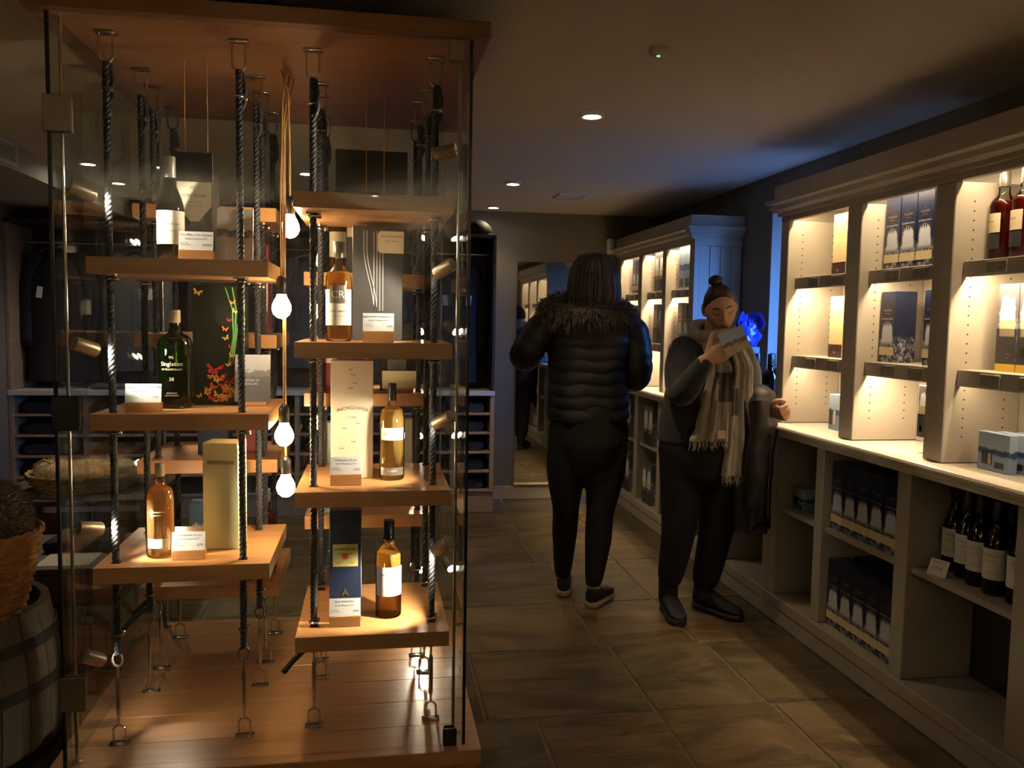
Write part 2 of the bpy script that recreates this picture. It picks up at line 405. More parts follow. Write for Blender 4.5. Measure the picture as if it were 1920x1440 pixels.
# boxed-in duct along the left wall with an air grille
soff = struct('ceiling_bulkhead', MB().box(XL, YF, 2.08, -1.74, YB, ZC), m_wallpale)
tag(soff, 'pale boxed-in duct running under the ceiling along the dark wall', kind='structure')
g = thing('air_grille', 'white slatted air grille on the face of the pale duct', 'vent', (-1.739, 4.42, 2.10))
fr = MB(); fr.box(-1.7395, 4.02, 2.095, -1.728, 4.49, 2.108); fr.box(-1.7395, 4.02, 2.188, -1.728, 4.49, 2.201)
fr.box(-1.7395, 4.02, 2.108, -1.728, 4.034, 2.188); fr.box(-1.7395, 4.476, 2.108, -1.728, 4.49, 2.188)
fr.build('frame', m_white, g)
MB().box(-1.7395, 4.034, 2.108, -1.7375, 4.476, 2.188).build('backing', m_black, g)
for k in range(6):
    MB().box(-1.737, 4.034, 2.112+k*0.0128, -1.730, 4.476, 2.1185+k*0.0128).build('slat', m_white, g)

# window between the two cabinet runs
win = thing('window_1', 'bright daylight window in a deep reveal between the cabinets', 'window', (2.58, 3.25, 0.90)); win['kind'] = 'structure'
f = MB()
for (a, b2, c, d) in ((2.86, 2.915, 0.90, 2.05), (3.60, 3.655, 0.90, 2.05), (2.915, 3.60, 0.90, 0.955), (2.915, 3.60, 1.995, 2.05)):
    f.box(2.575, a, c, 2.615, b2, d, 0.003)
f.build('window_frame', m_white, win)
MB().box(2.58, 3.245, 0.955, 2.61, 3.275, 1.995, 0.003).build('mullion', m_white, win)
for (a, b2) in ((2.915, 3.245), (3.275, 3.60)):
    MB().box(2.593, a, 0.955, 2.597, b2, 1.995).build('pane', m_glass, win)
struct('trim_1', MB().box(XR-0.02, 3.66, 0.90, 2.56, 4.356, 0.932, 0.003), m_cab)['label'] = 'painted sill board of the window recess'
r = MB(); r.box(XR+0.002, 4.344, 0.932, 2.56, 4.358, 2.052); r.box(XR+0.002, 2.86, 2.04, 2.575, 4.344, 2.052)
struct('trim_2', r, m_wallpale)['label'] = 'pale plastered reveal of the window'

# mirror on the back wall
mi = thing('wall_mirror', 'tall frameless mirror on the back wall with a slim pale bottom rail', 'mirror', (1.32, 6.27, 0.115))
MB().box(1.075, 6.268, 0.13, 1.62, 6.288, 1.835).build('mirror_glass', m_mirror, mi)
MB().box(1.07, 6.258, 0.112, 1.625, 6.289, 0.13, 0.003).build('bottom_rail', m_cream, mi)

# ceiling fittings
def downlight(x, y, w, label, tgt=None, deg=115):
    t = thing('recessed_downlight', label, 'ceiling light', (x, y, ZC-0.012), 0, 'recessed ceiling downlights')
    p = [(0.036, -0.004), (0.046, -0.006), (0.050, 0.0), (0.050, 0.012), (0.036, 0.012), (0.036, -0.004)]
    MB().lathe(p, 24, (0, 0, 0), caps=False).build('bezel', m_white, t, 60, (0, 0, 0))
    MB().lathe([(0.001, 0.002), (0.022, 0.001), (0.034, 0.004), (0.034, 0.010)], 20).build('lamp_face', m_lamp, t, 60, (0, 0, 0))
    l = spot('downlight_beam', (x, y, ZC-0.024), tgt or (x, y, 0), w*K_DOWN, deg, 0.7, (1.0, 0.76, 0.46), 0.035)
    return t
m_lamp = emis('lamp_glow', (1.0, 0.86, 0.66), 40)
downlight(0.849, 3.263, 62, 'lit recessed ceiling downlight nearest the glass case', None, 76)
downlight(0.813, 4.947, 85, 'lit recessed ceiling downlight farther back near the ceiling vent', None, 90)
downlight(0.845, 6.0, 16, 'added fill downlight close to the back wall above the mirror')  # added downlight, carries ambient light at the back wall
downlight(-1.536, 4.90, 130, 'lit recessed ceiling downlight seen through the glass near the dark stand', (-1.46, 4.18, 0.6), 64)
downlight(-1.57, 5.56, 40, 'lit recessed ceiling downlight in front of the clothing unit end')
downlight(-0.381, 4.91, 45, 'lit recessed ceiling downlight behind the case canopy')
downlight(-1.2, -1.2, 9, 'added fill downlight washing the front wall, one by the duct')  # this and the next two: unseen downlights added for ambient fill
downlight(0.0, -1.2, 9, 'added fill downlight washing the front wall, middle one')
downlight(1.2, -1.2, 9, 'added fill downlight washing the front wall, one by the cabinets')
for (x, d) in ((-1.3, 'by the duct'), (0.4, 'towards the cabinets')):  # made-up uplighters out of view, added to brighten the ceiling
    t = thing('added_uplighter', 'added half-bowl fill uplighter on the front wall ' + d, 'added fill lamp', (x, YF+0.002, 1.62), 0, 'added fill uplighters behind the viewpoint')
    MB().lathe([(0.02, -0.06), (0.07, -0.04), (0.105, 0.0), (0.115, 0.05), (0.110, 0.05), (0.10, 0.0), (0.065, -0.034), (0.018, -0.052)], 24, (0, 0.117, 0), caps=False).build('bowl', m_wallpale, t, 50, (0, 0, 0))
    MB().box(-0.04, 0, -0.06, 0.04, 0.012, 0.05, 0.003).build('back_plate', m_white, t, None, (0, 0, 0))
    spot('added_fill_beam', (x, YF+0.12, 1.665), (x, YF+0.6, 2.6), 78, 100, 0.6, (1.0, 0.78, 0.50), 0.05)
t = thing('smoke_detector', 'small flush ceiling sensor with a green light', 'detector', (0.844, 2.467, ZC-0.018))
MB().lathe([(0.0005, -0.004), (0.018, -0.003), (0.026, 0.004), (0.027, 0.018)], 20).build('body', m_ceiling, t, 60, (0, 0, 0))
MB().lathe([(0.0005, -0.004), (0.0045, -0.003), (0.006, 0.0)], 10, (0, 0, -0.0025)).build('indicator_lamp', emis('green_led', (0.05, 1.0, 0.35), 3.5), t, 60, (0, 0, 0))
t = thing('ceiling_vent', 'flat slotted vent panel in the ceiling near the back wall', 'vent', (1.27, 5.385, ZC-0.012))
f = MB(); f.box(-0.10, -0.11, 0, 0.10, -0.095, 0.012); f.box(-0.10, 0.095, 0, 0.10, 0.11, 0.012); f.box(-0.10, -0.095, 0, -0.085, 0.095, 0.012); f.box(0.085, -0.095, 0, 0.10, 0.095, 0.012)
f.build('frame', m_ceiling, t, None, (0, 0, 0))
for k in range(8): MB().box(-0.085, -0.090+k*0.0225, 0.003, 0.085, -0.076+k*0.0225, 0.010).build('slat', m_ceiling, t, None, (0, 0, 0))
MB().box(-0.085, -0.095, 0.0102, 0.085, 0.095, 0.0118).build('backing', m_cabdark, t, None, (0, 0, 0))
t = thing('wall_sensor', 'small white alarm sensor high on the back wall beside the cabinets', 'sensor', (1.80, 6.27, 1.97))
MB().box(-0.032, -0.035, -0.06, 0.032, 0.019, 0.06, 0.012).build('body', m_white, t, 50, (0, 0, 0))
MB().box(-0.018, -0.039, -0.05, 0.018, -0.034, -0.012, 0.004).build('lens', m_cream, t, 50, (0, 0, 0))

# ================================================================== painted cabinets along the right-hand wall
ZS = [(1.60, 1.548), (1.245, 1.19)]
m_hole = M('peg_hole', (0.03, 0.022, 0.015), 0.9)
m_strip = emis('led_strip', (1.0, 0.80, 0.52), 6)
m_ticket = M('grey_ticket', (0.30, 0.28, 0.24), 0.25, var=0.25, scale=60)
m_holder = M('clear_holder_edge', (0.50, 0.47, 0.40), 0.15, 0.6)
FX = 1.865
def crown_profile():
    return [(2.165, 2.022), (1.838, 2.022), (1.836, 1.955), (1.806, 1.952), (1.806, 1.938), (1.822, 1.930), (1.832, 1.912), (1.850, 1.900), (1.852, 1.884), (1.865, 1.882), (1.865, 1.858), (1.89, 1.858), (1.89, 1.93), (2.165, 1.93)]
def extrude_y(prof, y0, y1):
    mb = MB(); n = len(prof)
    v = [(x, y0, z) for x, z in prof] + [(x, y1, z) for x, z in prof]
    f = [(i, (i+1) % n, n+(i+1) % n, n+i) for i in range(n)] + [tuple(range(n-1, -1, -1)), tuple(range(n, 2*n))]
    mb.add(v, f); return mb
def upper_cabinet(name, label, y0, y1, bays, powers, endface=None, top_w=3.0):
    t = thing(name, label, 'cabinet', (2.0, (y0+y1)/2, 0.93))
    MB().box(2.145, y0, 0.932, 2.166, y1, 1.93).build('back_panel', m_cab, t)
    extrude_y(crown_profile(), y0, y1).build('crown_moulding', m_cab, t)
    # uprights fill what lies between the bays
    edges = [y0] + [q for b in sorted(bays) for q in b] + [y1]
    ups = [(edges[i], edges[i+1]) for i in range(0, len(edges), 2)]
    for (a, b) in ups:
        if b - a < 0.005: continue
        u = MB().box(FX, a, 0.932, 2.145, b, 1.8575, 0.003).build('upright', m_cab, t)
        h = MB()
        for x in (1.935, 2.085):
            for k in range(26):
                z = 1.02 + k*0.031
                h.add([(x+0.0036*math.cos(q*PI/3), a-0.0007, z+0.0030*math.sin(q*PI/3)) for q in range(6)], [tuple(range(6))])
        if a > y0 + 0.01:
            o = h.build('peg_hole', m_hole, u); o['kind'] = 'stuff'
    for (a, b) in ((y0, y0+0.02), (y1-0.02, y1)):
        MB().box(1.891, a, 1.858, 2.1445, b, 1.9295).build('end_cap', m_cab, t)
    for bi, (a, b) in enumerate(bays):
        MB().box(1.905, a+0.012, 1.922, 1.925, b-0.012, 1.929).build('light_strip', m_strip, t)
        area('cabinet_light', (1.915, (a+b)/2, 1.920), (0, -0.10, 0), 0.012, b-a-0.05, powers[bi][0]*K_CAB)
        for si, (zt, zb) in enumerate(ZS):
            s = MB(); s.box(1.905, a+0.002, zb, 1.921, b-0.002, zt, 0.002); s.box(1.921, a+0.002, zt-0.02, 2.144, b-0.002, zt)
            so = s.build('shelf', m_cab, t)
            nk = 2
            for k in range(nk):
                yc = b - (b-a)*(0.36 + 0.38*k)
                hh = MB().box(1.8995, yc-0.042, zb+0.006, 1.9045, yc+0.042, zt-0.008, 0.001).build('ticket_holder', m_ticket, so)
            pw = powers[bi][si+1]
            if pw > 0:
                area('cabinet_light', (1.934, (a+b)/2, zt-0.0245), (0, -0.10, 0), 0.012, b-a-0.05, pw*K_CAB)
    return t
near_bays = [(3.09, 3.569), (2.562, 2.991), (2.035, 2.464)]
near_up = upper_cabinet('wall_cabinet', 'greige open wall cabinet nearest the camera with lit whisky shelves', 1.94, 3.64, near_bays,
              [(1.0, 2.0, 0.9), (0.9, 0.9, 1.6), (0.75, 1.7, 0.32)])
far_bays = [(4.775, 5.18), (5.25, 5.67), (5.75, 6.18)]
far_up = upper_cabinet('wall_cabinet', 'greige open wall cabinet at the far end with a blue-lit boarded side', 4.715, YB-0.002, far_bays,
              [(1.4, 1.5, 1.4), (1.4, 1.5, 1.4), (1.4, 1.5, 1.4)])
# boarded end of the far cabinet and returns of the crown
e = MB(); e.box(FX, 4.697, 0.932, 1.895, 4.7145, 1.884); e.box(1.895, 4.697, 1.845, 2.165, 4.7145, 1.884); e.box(1.895, 4.697, 0.932, 2.165, 4.7145, 0.98)
e.build('end_frame', m_cab, far_up)
for k in range(4):
    x0 = 1.895 + k*0.0675
    MB().box(x0+0.001, 4.703, 0.98, x0+0.0665, 4.7145, 1.845, 0.003).build('board', m_cab, far_up)
def crown_return(y, d, par):
    c = MB()
    for (z0, z1, out) in ((1.955, 2.022, 0.028), (1.938, 1.955, 0.058), (1.918, 1.938, 0.045), (1.900, 1.918, 0.030), (1.884, 1.900, 0.015)):
        ya, yb = (y - out, y) if d < 0 else (y, y + out)
        c.box(FX-out, ya, z0, 2.165, yb, z1)
    c.build('crown_return', m_cab, par)
crown_return(4.715, -1, far_up)
crown_return(3.64, 1, near_up)

# continuous worktop with a moulded front edge
wp = [(2.166, 0.930), (1.806, 0.930), (1.798, 0.926), (1.795, 0.918), (1.798, 0.908), (1.806, 0.904), (1.816, 0.903), (1.818, 0.892), (1.829, 0.886), (1.833, 0.874), (2.166, 0.874)]
tag(extrude_y(wp, 1.94, YB-0.02).build('worktop', m_top, None), 'long greige worktop with moulded edge running under all the lit shelves', 'worktop')

LX = 1.862
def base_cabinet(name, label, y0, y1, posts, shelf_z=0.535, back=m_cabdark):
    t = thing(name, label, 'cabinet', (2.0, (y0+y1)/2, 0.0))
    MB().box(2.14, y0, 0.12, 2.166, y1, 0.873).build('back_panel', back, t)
    MB().box(1.846, y0, 0.072, 2.14, y1, 0.122, 0.003).build('bottom_board', m_cab, t)
    MB().box(1.852, y0, 0.0, 1.872, y1, 0.0715).build('plinth', m_cab, t)
    ps = sorted(posts)
    for (a, b) in ps:
        MB().box(LX, a, 0.1225, 2.14, b, 0.873, 0.003).build('upright', m_cab, t)
    for i in range(len(ps)-1):
        a, b = ps[i][1], ps[i+1][0]
        MB().box(1.880, a+0.001, shelf_z-0.022, 2.139, b-0.001, shelf_z, 0.002).build('shelf', m_cab, t)
    return t
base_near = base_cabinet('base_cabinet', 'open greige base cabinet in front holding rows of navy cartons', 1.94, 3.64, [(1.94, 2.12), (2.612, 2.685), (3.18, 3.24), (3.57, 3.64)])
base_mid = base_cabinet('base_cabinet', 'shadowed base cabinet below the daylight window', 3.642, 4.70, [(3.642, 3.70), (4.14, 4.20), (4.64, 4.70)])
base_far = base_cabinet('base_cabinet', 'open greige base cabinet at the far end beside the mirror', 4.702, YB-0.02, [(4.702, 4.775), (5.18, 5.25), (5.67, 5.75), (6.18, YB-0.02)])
# ================================================================== glass display case with roped shelves
GX0, GX1, GY0, GY1 = -0.786, 0.251, 2.225, 3.265
ZP, ZT = 0.20, 2.108
case = thing('glass_display_case', 'walk-around glass display case with timber plinth and canopy in the foreground', 'display case', ((GX0+GX1)/2, (GY0+GY1)/2, 0))
# plinth: planked deck, front boards
pl = MB(); pl.box(GX0-0.02, GY0-0.012, 0.0, GX1+0.02, GY1+0.012, 0.158)
pl.build('plinth', m_beech, case)
edges = [GX0-0.046, -0.42, 0.0, GX1+0.046]
for k in range(7):
    y0 = GY0-0.036 + k*(GY1-GY0+0.072)/7; y1 = GY0-0.036 + (k+1)*(GY1-GY0+0.072)/7
    MB().box(GX0-0.046, y0+0.0006, 0.160, GX1+0.046, y1-0.0006, ZP, 0.0015).build('plank', m_beech, case)
for k in range(2):
    x0, x1 = ((GX0-0.035, -0.155), (-0.155, GX1+0.035))[k]
    MB().box(x0+0.001, GY0-0.030, 0.0, x1-0.001, GY0-0.0125, 0.159, 0.0015).build('front_board', m_beech, case)
MB().box(GX0-0.046, GY0-0.036, 2.112, GX1+0.046, GY1+0.036, 2.152, 0.002).build('canopy', m_canopy, case)
m_beech_dark = m_beech
for (x, y) in ((GX0, GY0), (GX1, GY0)): pass
g = 0.010
for (a, b, c, d) in ((GX0, GY0, GX1-g, GY0+g), (GX1-g, GY0, GX1, GY1-g), (GX0, GY0+g, GX0+g, GY1), (GX0+g, GY1-g, GX1, GY1)):
    MB().box(a+0.0005, b+0.0005, ZP+0.001, c-0.0005, d-0.0005, 2.111).build('glass_pane', m_glass, case)
for (x, y) in ((GX0+0.001, GY0+0.001), (GX1-0.001, GY0+0.001), (GX1-0.001, GY1-0.001), (GX0+0.001, GY1-0.001)):
    MB().box(x-0.004, y-0.004, ZP+0.001, x+0.004, y+0.004, 2.111).build('edge_seal', m_seal, case)
def plate(x, y, z, w, h, mat, nm):
    o = MB().box(x-w/2, y-0.010, z-h/2, x+w/2, y-0.001, z+h/2, 0.002).build(nm, mat, case)
    MB().box(x-w/2+0.004, y+0.0125, z-h/2+0.002, x+w/2-0.004, y+0.020, z+h/2-0.002, 0.002).build('clamp', mat, o)
    for sx in (-1, 1):
        MB().lathe([(0.0005, 0), (0.004, 0), (0.004, 0.002), (0.0005, 0.002)], 10).build('screw', m_chrome, o, 40, (x+sx*w*0.28, y-0.0105, z-h*0.3), (PI/2, 0, 0)).location -= Vector(case.location)
m_plate = M('satin_hinge_plate', (0.33, 0.29, 0.22), 0.4, 0.9, var=0.1)
plate(GX0+0.022, GY0, 1.868, 0.066, 0.090, m_plate, 'hinge')
plate(GX0+0.025, GY0, 1.132, 0.066, 0.088, m_black, 'lock')
plate(GX0+0.026, GY0, 0.405, 0.062, 0.090, m_plate, 'hinge')
plate(GX1-0.042, GY0, 2.082, 0.038, 0.056, m_plate, 'glass_clip')
plate(GX1-0.040, GY0, 0.226, 0.038, 0.050, m_black, 'glass_clip')

# ---- suspension ropes
def rope_mesh(z0, z1):
    mb = MB(); n = int((z1-z0)/0.006)
    for s in range(3):
        path = []
        for i in range(n+1):
            z = z0 + (z1-z0)*i/n; a = 2*PI*(z/0.042) + s*2*PI/3
            path.append((0.0050*math.cos(a), 0.0050*math.sin(a), z))
        mb.tube(path, 0.0054, 6)
    return mb.mesh('rope', m_rope, 70)
RM = rope_mesh(0.455, 2.035)
def ring_path(r, axis, c, n=14, ry=None):
    ry = ry or r
    out = []
    for k in range(n):
        a = 2*PI*k/n; p = (r*math.cos(a), ry*math.sin(a))
        out.append({'x': (c[0], c[1]+p[0], c[2]+p[1]), 'y': (c[0]+p[0], c[1], c[2]+p[1]), 'z': (c[0]+p[0], c[1]+p[1], c[2])}[axis])
    return out
top = MB(); top.box(-0.026, -0.013, 2.106, 0.026, 0.013, 2.1105, 0.001)
u = [(-0.017, 0, 2.106)] + [(-0.017*math.cos(PI*k/8), 0, 2.050 - 0.017*math.sin(PI*k/8)) for k in range(9)] + [(0.017, 0, 2.106)]
top.tube(u, 0.0032, 6); TOPM = top.mesh('top_shackle', m_chrome, 50)
cl = MB(); cl.tube(ring_path(0.0125, 'z', (0, 0, 1.965)), 0.0028, 6, closed=True); cl.box(0.008, -0.007, 1.958, 0.020, 0.007, 1.972, 0.001)
CLM = cl.mesh('rope_clamp', m_chrome, 50)
lp = MB(); lp.tube([(0.004, 0, 1.93), (0.014, 0, 1.95), (0.015, 0, 1.99), (0.008, 0, 2.03)], 0.0070, 8); LPM = lp.mesh('rope_loop', m_rope, 60)
bt = MB(); bt.tube(ring_path(0.0135, 'y', (0, 0, 0.440), ry=0.020), 0.0035, 6, closed=True)
bt.tube([(0, 0, 0.425), (0, 0, 0.395)], 0.0032, 6); bt.tube([(0, 0, 0.395), (0, 0, 0.385), (0, 0, 0.285), (0, 0, 0.275)], [0.004, 0.0062, 0.0062, 0.004], 8); bt.tube([(0, 0, 0.275), (0, 0, 0.250)], 0.0032, 6)
BTM = bt.mesh('turnbuckle', m_chrome, 50)
bp = MB(); bp.box(-0.026, -0.013, ZP+0.0005, 0.026, 0.013, ZP+0.0045, 0.001)
bp.tube([(-0.016, 0, ZP+0.004)] + [(-0.016*math.cos(PI*k/8), 0, ZP+0.036+0.016*math.sin(PI*k/8)) for k in range(9)] + [(0.016, 0, ZP+0.004)], 0.0032, 6)
BPM = bp.mesh('deck_shackle', m_chrome, 50)
tl = MB(); tl.tube([(0, 0, 0), (-0.022, -0.010, -0.010), (-0.052, -0.020, -0.036), (-0.078, -0.026, -0.066)], 0.0085, 8); TLM = tl.mesh('rope_tail', m_rope, 60)
towers = {
    'FL': ((-0.689, -0.357), (2.352, 2.680), 'shelf stack holding the big green bottle'),
    'FR': ((-0.168, 0.169), (2.385, 2.715), 'shelf stack holding the navy carton with yellow label'),
    'BL': ((-0.700, -0.362), (2.860, 3.130), 'rear shelf stack behind the big green bottle'),
    'BR': ((-0.176, 0.150), (2.860, 3.130), 'rear shelf stack behind the cream carton'),
}
tails = {('FR', 0, 0): (-0.004, -0.010, 0.446), ('BL', 0, 1): (0, 0, 1.93), ('BL', 0, 0): (0, 0, 0.46), ('FL', 0, 1): (0, 0, 0.47)}
for tn, (xs, ys, desc) in towers.items():
    for i, x in enumerate(xs):
        for j, y in enumerate(ys):
            t = thing('suspension_rope', '%s %s twisted dark rope of the %s' % (('front', 'back')[j], ('left', 'right')[i], desc), 'rope', (x, y, ZP), 0, 'ropes hanging in the glass case')
            for nm, me in (('rope', RM), ('top_shackle', TOPM), ('rope_clamp', CLM), ('rope_loop', LPM), ('turnbuckle', BTM), ('deck_shackle', BPM)):
                link(nm, me, t, (0, 0, -ZP), (0, 0, random.choice((0, 0.5, -0.4, 1.2)) if nm in ('rope_clamp', 'rope_loop') else 0))
            link('rope_clamp', CLM, t, (0, 0, -ZP-1.455), (0, 0, 1.0))
            if (tn, i, j) in tails:
                q = tails[(tn, i, j)]; link('rope_tail', TLM, t, (q[0], q[1], q[2]-ZP), (0, 0, 2.9 if q[2] > 1 else 0))

# ---- shelves
SH = 0.043
def holed_board(xx, yy, xs, ys, z0, z1, h=0.0125):
    """board with four rope holes"""
    X = [xx[0], xs[0]-h, xs[0]+h, xs[1]-h, xs[1]+h, xx[1]]; Y = [yy[0], ys[0]-h, ys[0]+h, ys[1]-h, ys[1]+h, yy[1]]
    solid = lambda i, j: 0 <= i < 5 and 0 <= j < 5 and not (i in (1, 3) and j in (1, 3))
    b = MB(); v = [(x, y, z) for z in (z0, z1) for y in Y for x in X]; ix = lambda i, j, k: k*36 + j*6 + i; f = []
    for i in range(5):
        for j in range(5):
            if not solid(i, j): continue
            f.append((ix(i,j,1), ix(i+1,j,1), ix(i+1,j+1,1), ix(i,j+1,1))); f.append((ix(i,j,0), ix(i,j+1,0), ix(i+1,j+1,0), ix(i+1,j,0)))
            if not solid(i, j-1): f.append((ix(i,j,0), ix(i+1,j,0), ix(i+1,j,1), ix(i,j,1)))
            if not solid(i, j+1): f.append((ix(i+1,j+1,0), ix(i,j+1,0), ix(i,j+1,1), ix(i+1,j+1,1)))
            if not solid(i-1, j): f.append((ix(i,j+1,0), ix(i,j,0), ix(i,j,1), ix(i,j+1,1)))
            if not solid(i+1, j): f.append((ix(i+1,j,0), ix(i+1,j+1,0), ix(i+1,j+1,1), ix(i+1,j,1)))
    b.add(v, f); return b
cm = MB(); cm.lathe([(0.011, -0.004), (0.021, -0.004), (0.021, 0.0), (0.011, 0.0)], 16, caps=False)
cm.tube(ring_path(0.014, 'z', (0, 0, -0.012)), 0.0028, 6, closed=True); cm.box(0.010, -0.007, -0.018, 0.023, 0.007, -0.006, 0.001)
COLLAR = cm.mesh('rope_collar', m_chrome, 50)
shelf_spec = {
    'FL': ((-0.732, -0.280), (2.300, 2.742), [(1.530, 'with the white-labelled dark bottle'), (1.120, 'with the big green bottle'), (0.710, 'with the pale yellow open carton')]),
    'FR': ((-0.213, 0.214), (2.300, 2.752), [(1.717, 'bare on top, highest in front'), (1.315, 'with the monogram-labelled bottle'), (0.904, 'with the tall cream carton'), (0.497, 'with the navy carton, lowest in front')]),
    'BL': ((-0.748, -0.313), (2.790, 3.215), [(1.730, 'empty, rear top beside the bulbs'), (1.323, 'rear, behind the big green bottle'), (0.915, 'rear, behind the pale yellow open carton'), (0.500, 'rear, lowest, above the deck')]),
    'BR': ((-0.226, 0.192), (2.790, 3.215), [(1.530, 'rear, with the broad black carton'), (1.133, 'rear, behind the tall cream carton'), (0.722, 'rear, behind the navy carton')]),
}
for tn, (xx, yy, lst) in shelf_spec.items():
    xs, ys, _d = towers[tn]
    for zt, d in lst:
        t = thing('hanging_shelf', 'oiled beech hanging shelf %s' % d, 'shelf', ((xx[0]+xx[1])/2, (yy[0]+yy[1])/2, zt-SH), 0, 'beech shelves hung on ropes')
        holed_board(xx, yy, xs, ys, zt-SH, zt).build('board', m_beech, t)
        for x in xs:
            for y in ys:
                o = link('rope_collar', COLLAR, t, None); o.location += Vector((x, y, zt-SH-0.0005))

# ---- corner poles with swivel spotlights
def head_mesh():
    h = MB(); h.lathe([(0.010, -0.030), (0.0185, -0.030), (0.0185, 0.028), (0.016, 0.032), (0.0155, 0.024)], 18, caps=True)
    return h.mesh('lamp_head', m_brushed, 40)
HEAD = head_mesh()
m_face = emis('spot_face', (1.0, 0.88, 0.70), 25)
FACE = MB().lathe([(0.0005, 0.0262), (0.0150, 0.0262), (0.0150, 0.0275), (0.0005, 0.0275)], 14).mesh('lamp_face', m_face)
poles = [
    ('front left', -0.768, 2.262, 1, [(1.693, (-0.52, 2.44, 1.60), 2.6), (1.296, (-0.50, 2.50, 1.17), 2.2), (0.820, (-0.50, 2.50, 0.74), 3.0), (0.47, (-0.5, 2.6, 0.2), 0.6)]),
    ('front right', 0.226, 2.285, -1, [(1.840, (-0.42, 2.50, 1.71), 2.4), (1.522, (-0.06, 2.50, 1.36), 2.6), (1.100, (-0.01, 2.50, 0.95), 2.6), (0.740, (0.03, 2.47, 0.53), 5.5)]),
    ('back left', -0.768, 3.235, 1, [(1.66, (-0.5, 2.95, 1.36), 2.2), (1.25, (-0.5, 2.95, 0.95), 2.0), (0.85, (-0.5, 2.6, 0.72), 2.6)]),
    ('back right', 0.226, 3.235, -1, [(1.716, (-0.05, 2.9, 1.15), 2.4), (1.35, (-0.05, 2.9, 1.15), 2.2), (0.95, (-0.05, 2.9, 0.75), 2.0), (0.42, (0.0, 2.6, 0.2), 1.6)]),
]
for nm, x, y, s, heads in poles:
    t = thing('spotlight_pole', 'slim chrome pole with swivel spotlights in the %s corner of the glass case' % nm, 'spotlight', (x, y, ZP), 0, 'spotlight poles in the glass case')
    MB().tube([(x, y, ZP+0.0005), (x, y, 2.111)], 0.0045, 10).build('pole', m_chrome, t, 60)
    MB().lathe([(0.0005, 0), (0.014, 0), (0.014, 0.006), (0.005, 0.008)], 16, (x, y, ZP+0.0005)).build('foot', m_chrome, t, 50)
    for (z, tg, pw) in heads:
        d = (Vector(tg) - Vector((x, y, z))); d.normalize()
        hp = Vector((x, y, z)) + Vector((s*0.034, 0.030 if y < 2.7 else -0.030, 0))
        MB().tube([(x, y, z), tuple(hp)], 0.0028, 6).build('arm', m_chrome, t, 60)
        q = d.to_track_quat('Z', 'Y').to_euler()
        ho = link('lamp_head', HEAD, t, None, q); ho.location += hp
        link('lamp_face', FACE, ho, (0, 0, 0))
        spot('case_spot', tuple(hp + d*0.036), tuple(hp + d), pw*K_SPOT, 84, 0.6, (1.0, 0.83, 0.60), 0.012)

# ---- pendant filament bulbs between the shelf stacks
m_bulb = emis('bulb_glow', (1.0, 0.74, 0.42), K_BULB)
m_socket = M('black_lamp_socket', (0.01, 0.009, 0.008), 0.35)
bulbs = [(-0.2455, 2.55, 1.645, 'highest pendant bulb beside the upper front shelf'), (-0.2605, 2.45, 1.408, 'large bright pendant bulb level with the big green bottle cap'),
         (-0.2560, 2.46, 1.039, 'bright pendant bulb level with the cream carton'), (-0.2560, 2.50, 0.881, 'lowest pendant bulb between the front shelves')]
for k, (x, y, z, d) in enumerate(bulbs):
    t = thing('pendant_bulb', d, 'light bulb', (x, y, z), 0, 'bare pendant bulbs in the glass case')
    prof = [(0.0005, -0.031), (0.012, -0.028), (0.022, -0.019), (0.027, -0.006), (0.0265, 0.006), (0.021, 0.020), (0.015, 0.030), (0.0128, 0.038), (0.0005, 0.038)]
    MB().lathe(prof, 20).build('bulb_glass', m_bulb, t, 60, (0, 0, 0))
    MB().lathe([(0.0005, 0.0385), (0.0135, 0.0385), (0.0155, 0.050), (0.0155, 0.078), (0.010, 0.088), (0.004, 0.092)], 16).build('socket', m_socket, t, 50, (0, 0, 0))
    a = (-0.262, 2.60, 2.112)
    MB().tube([(0, 0, 0.088), (0, 0, 0.5*(2.105-z)), (0.35*(a[0]-x), 0.35*(a[1]-y), 0.85*(2.105-z)), (a[0]-x+0.009*k-0.012, a[1]-y+0.03*k, 2.112-z)], 0.0030, 6).build('cord', m_cord, t, 60, (0, 0, 0))
# ================================================================== bottles and cartons
m_whisky = liquid('amber_whisky', (0.97, 0.72, 0.33), (0.80, 0.46, 0.11))
m_pale = liquid('pale_gold_whisky', (0.98, 0.82, 0.46), (0.82, 0.55, 0.17))
m_rosy = liquid('rosy_whisky', (0.97, 0.74, 0.46), (0.74, 0.45, 0.19))
m_ruby = liquid('ruby_whisky', (0.70, 0.16, 0.05), (0.34, 0.05, 0.02))
m_green = liquid('whisky_in_green_glass', (0.45, 0.50, 0.14), (0.07, 0.11, 0.015))
m_darkliq = M('dark_filled_glass', (0.010, 0.010, 0.012), 0.08, var=0.1)
m_dkglass = clear('dark_bottle_glass', (0.05, 0.06, 0.05), 1.5, thick=True)
m_label = M('white_label', (0.80, 0.77, 0.70), 0.55, var=0.03)
m_labelcream = M('cream_label', (0.72, 0.60, 0.40), 0.55, var=0.05)
m_labeldark = M('charcoal_label', (0.03, 0.03, 0.035), 0.5)
m_cap = M('black_cap', (0.012, 0.012, 0.012), 0.35)
m_capgrey = M('grey_foil_capsule', (0.30, 0.28, 0.24), 0.3, 0.6)
m_capsilver = M('pale_foil_capsule', (0.65, 0.63, 0.58), 0.3, 0.5)
m_cork = M('cork_stopper', (0.42, 0.33, 0.22), 0.8, var=0.25, scale=90)
m_gilt = M('gilt_embossing', (0.75, 0.68, 0.40), 0.35, 0.5)

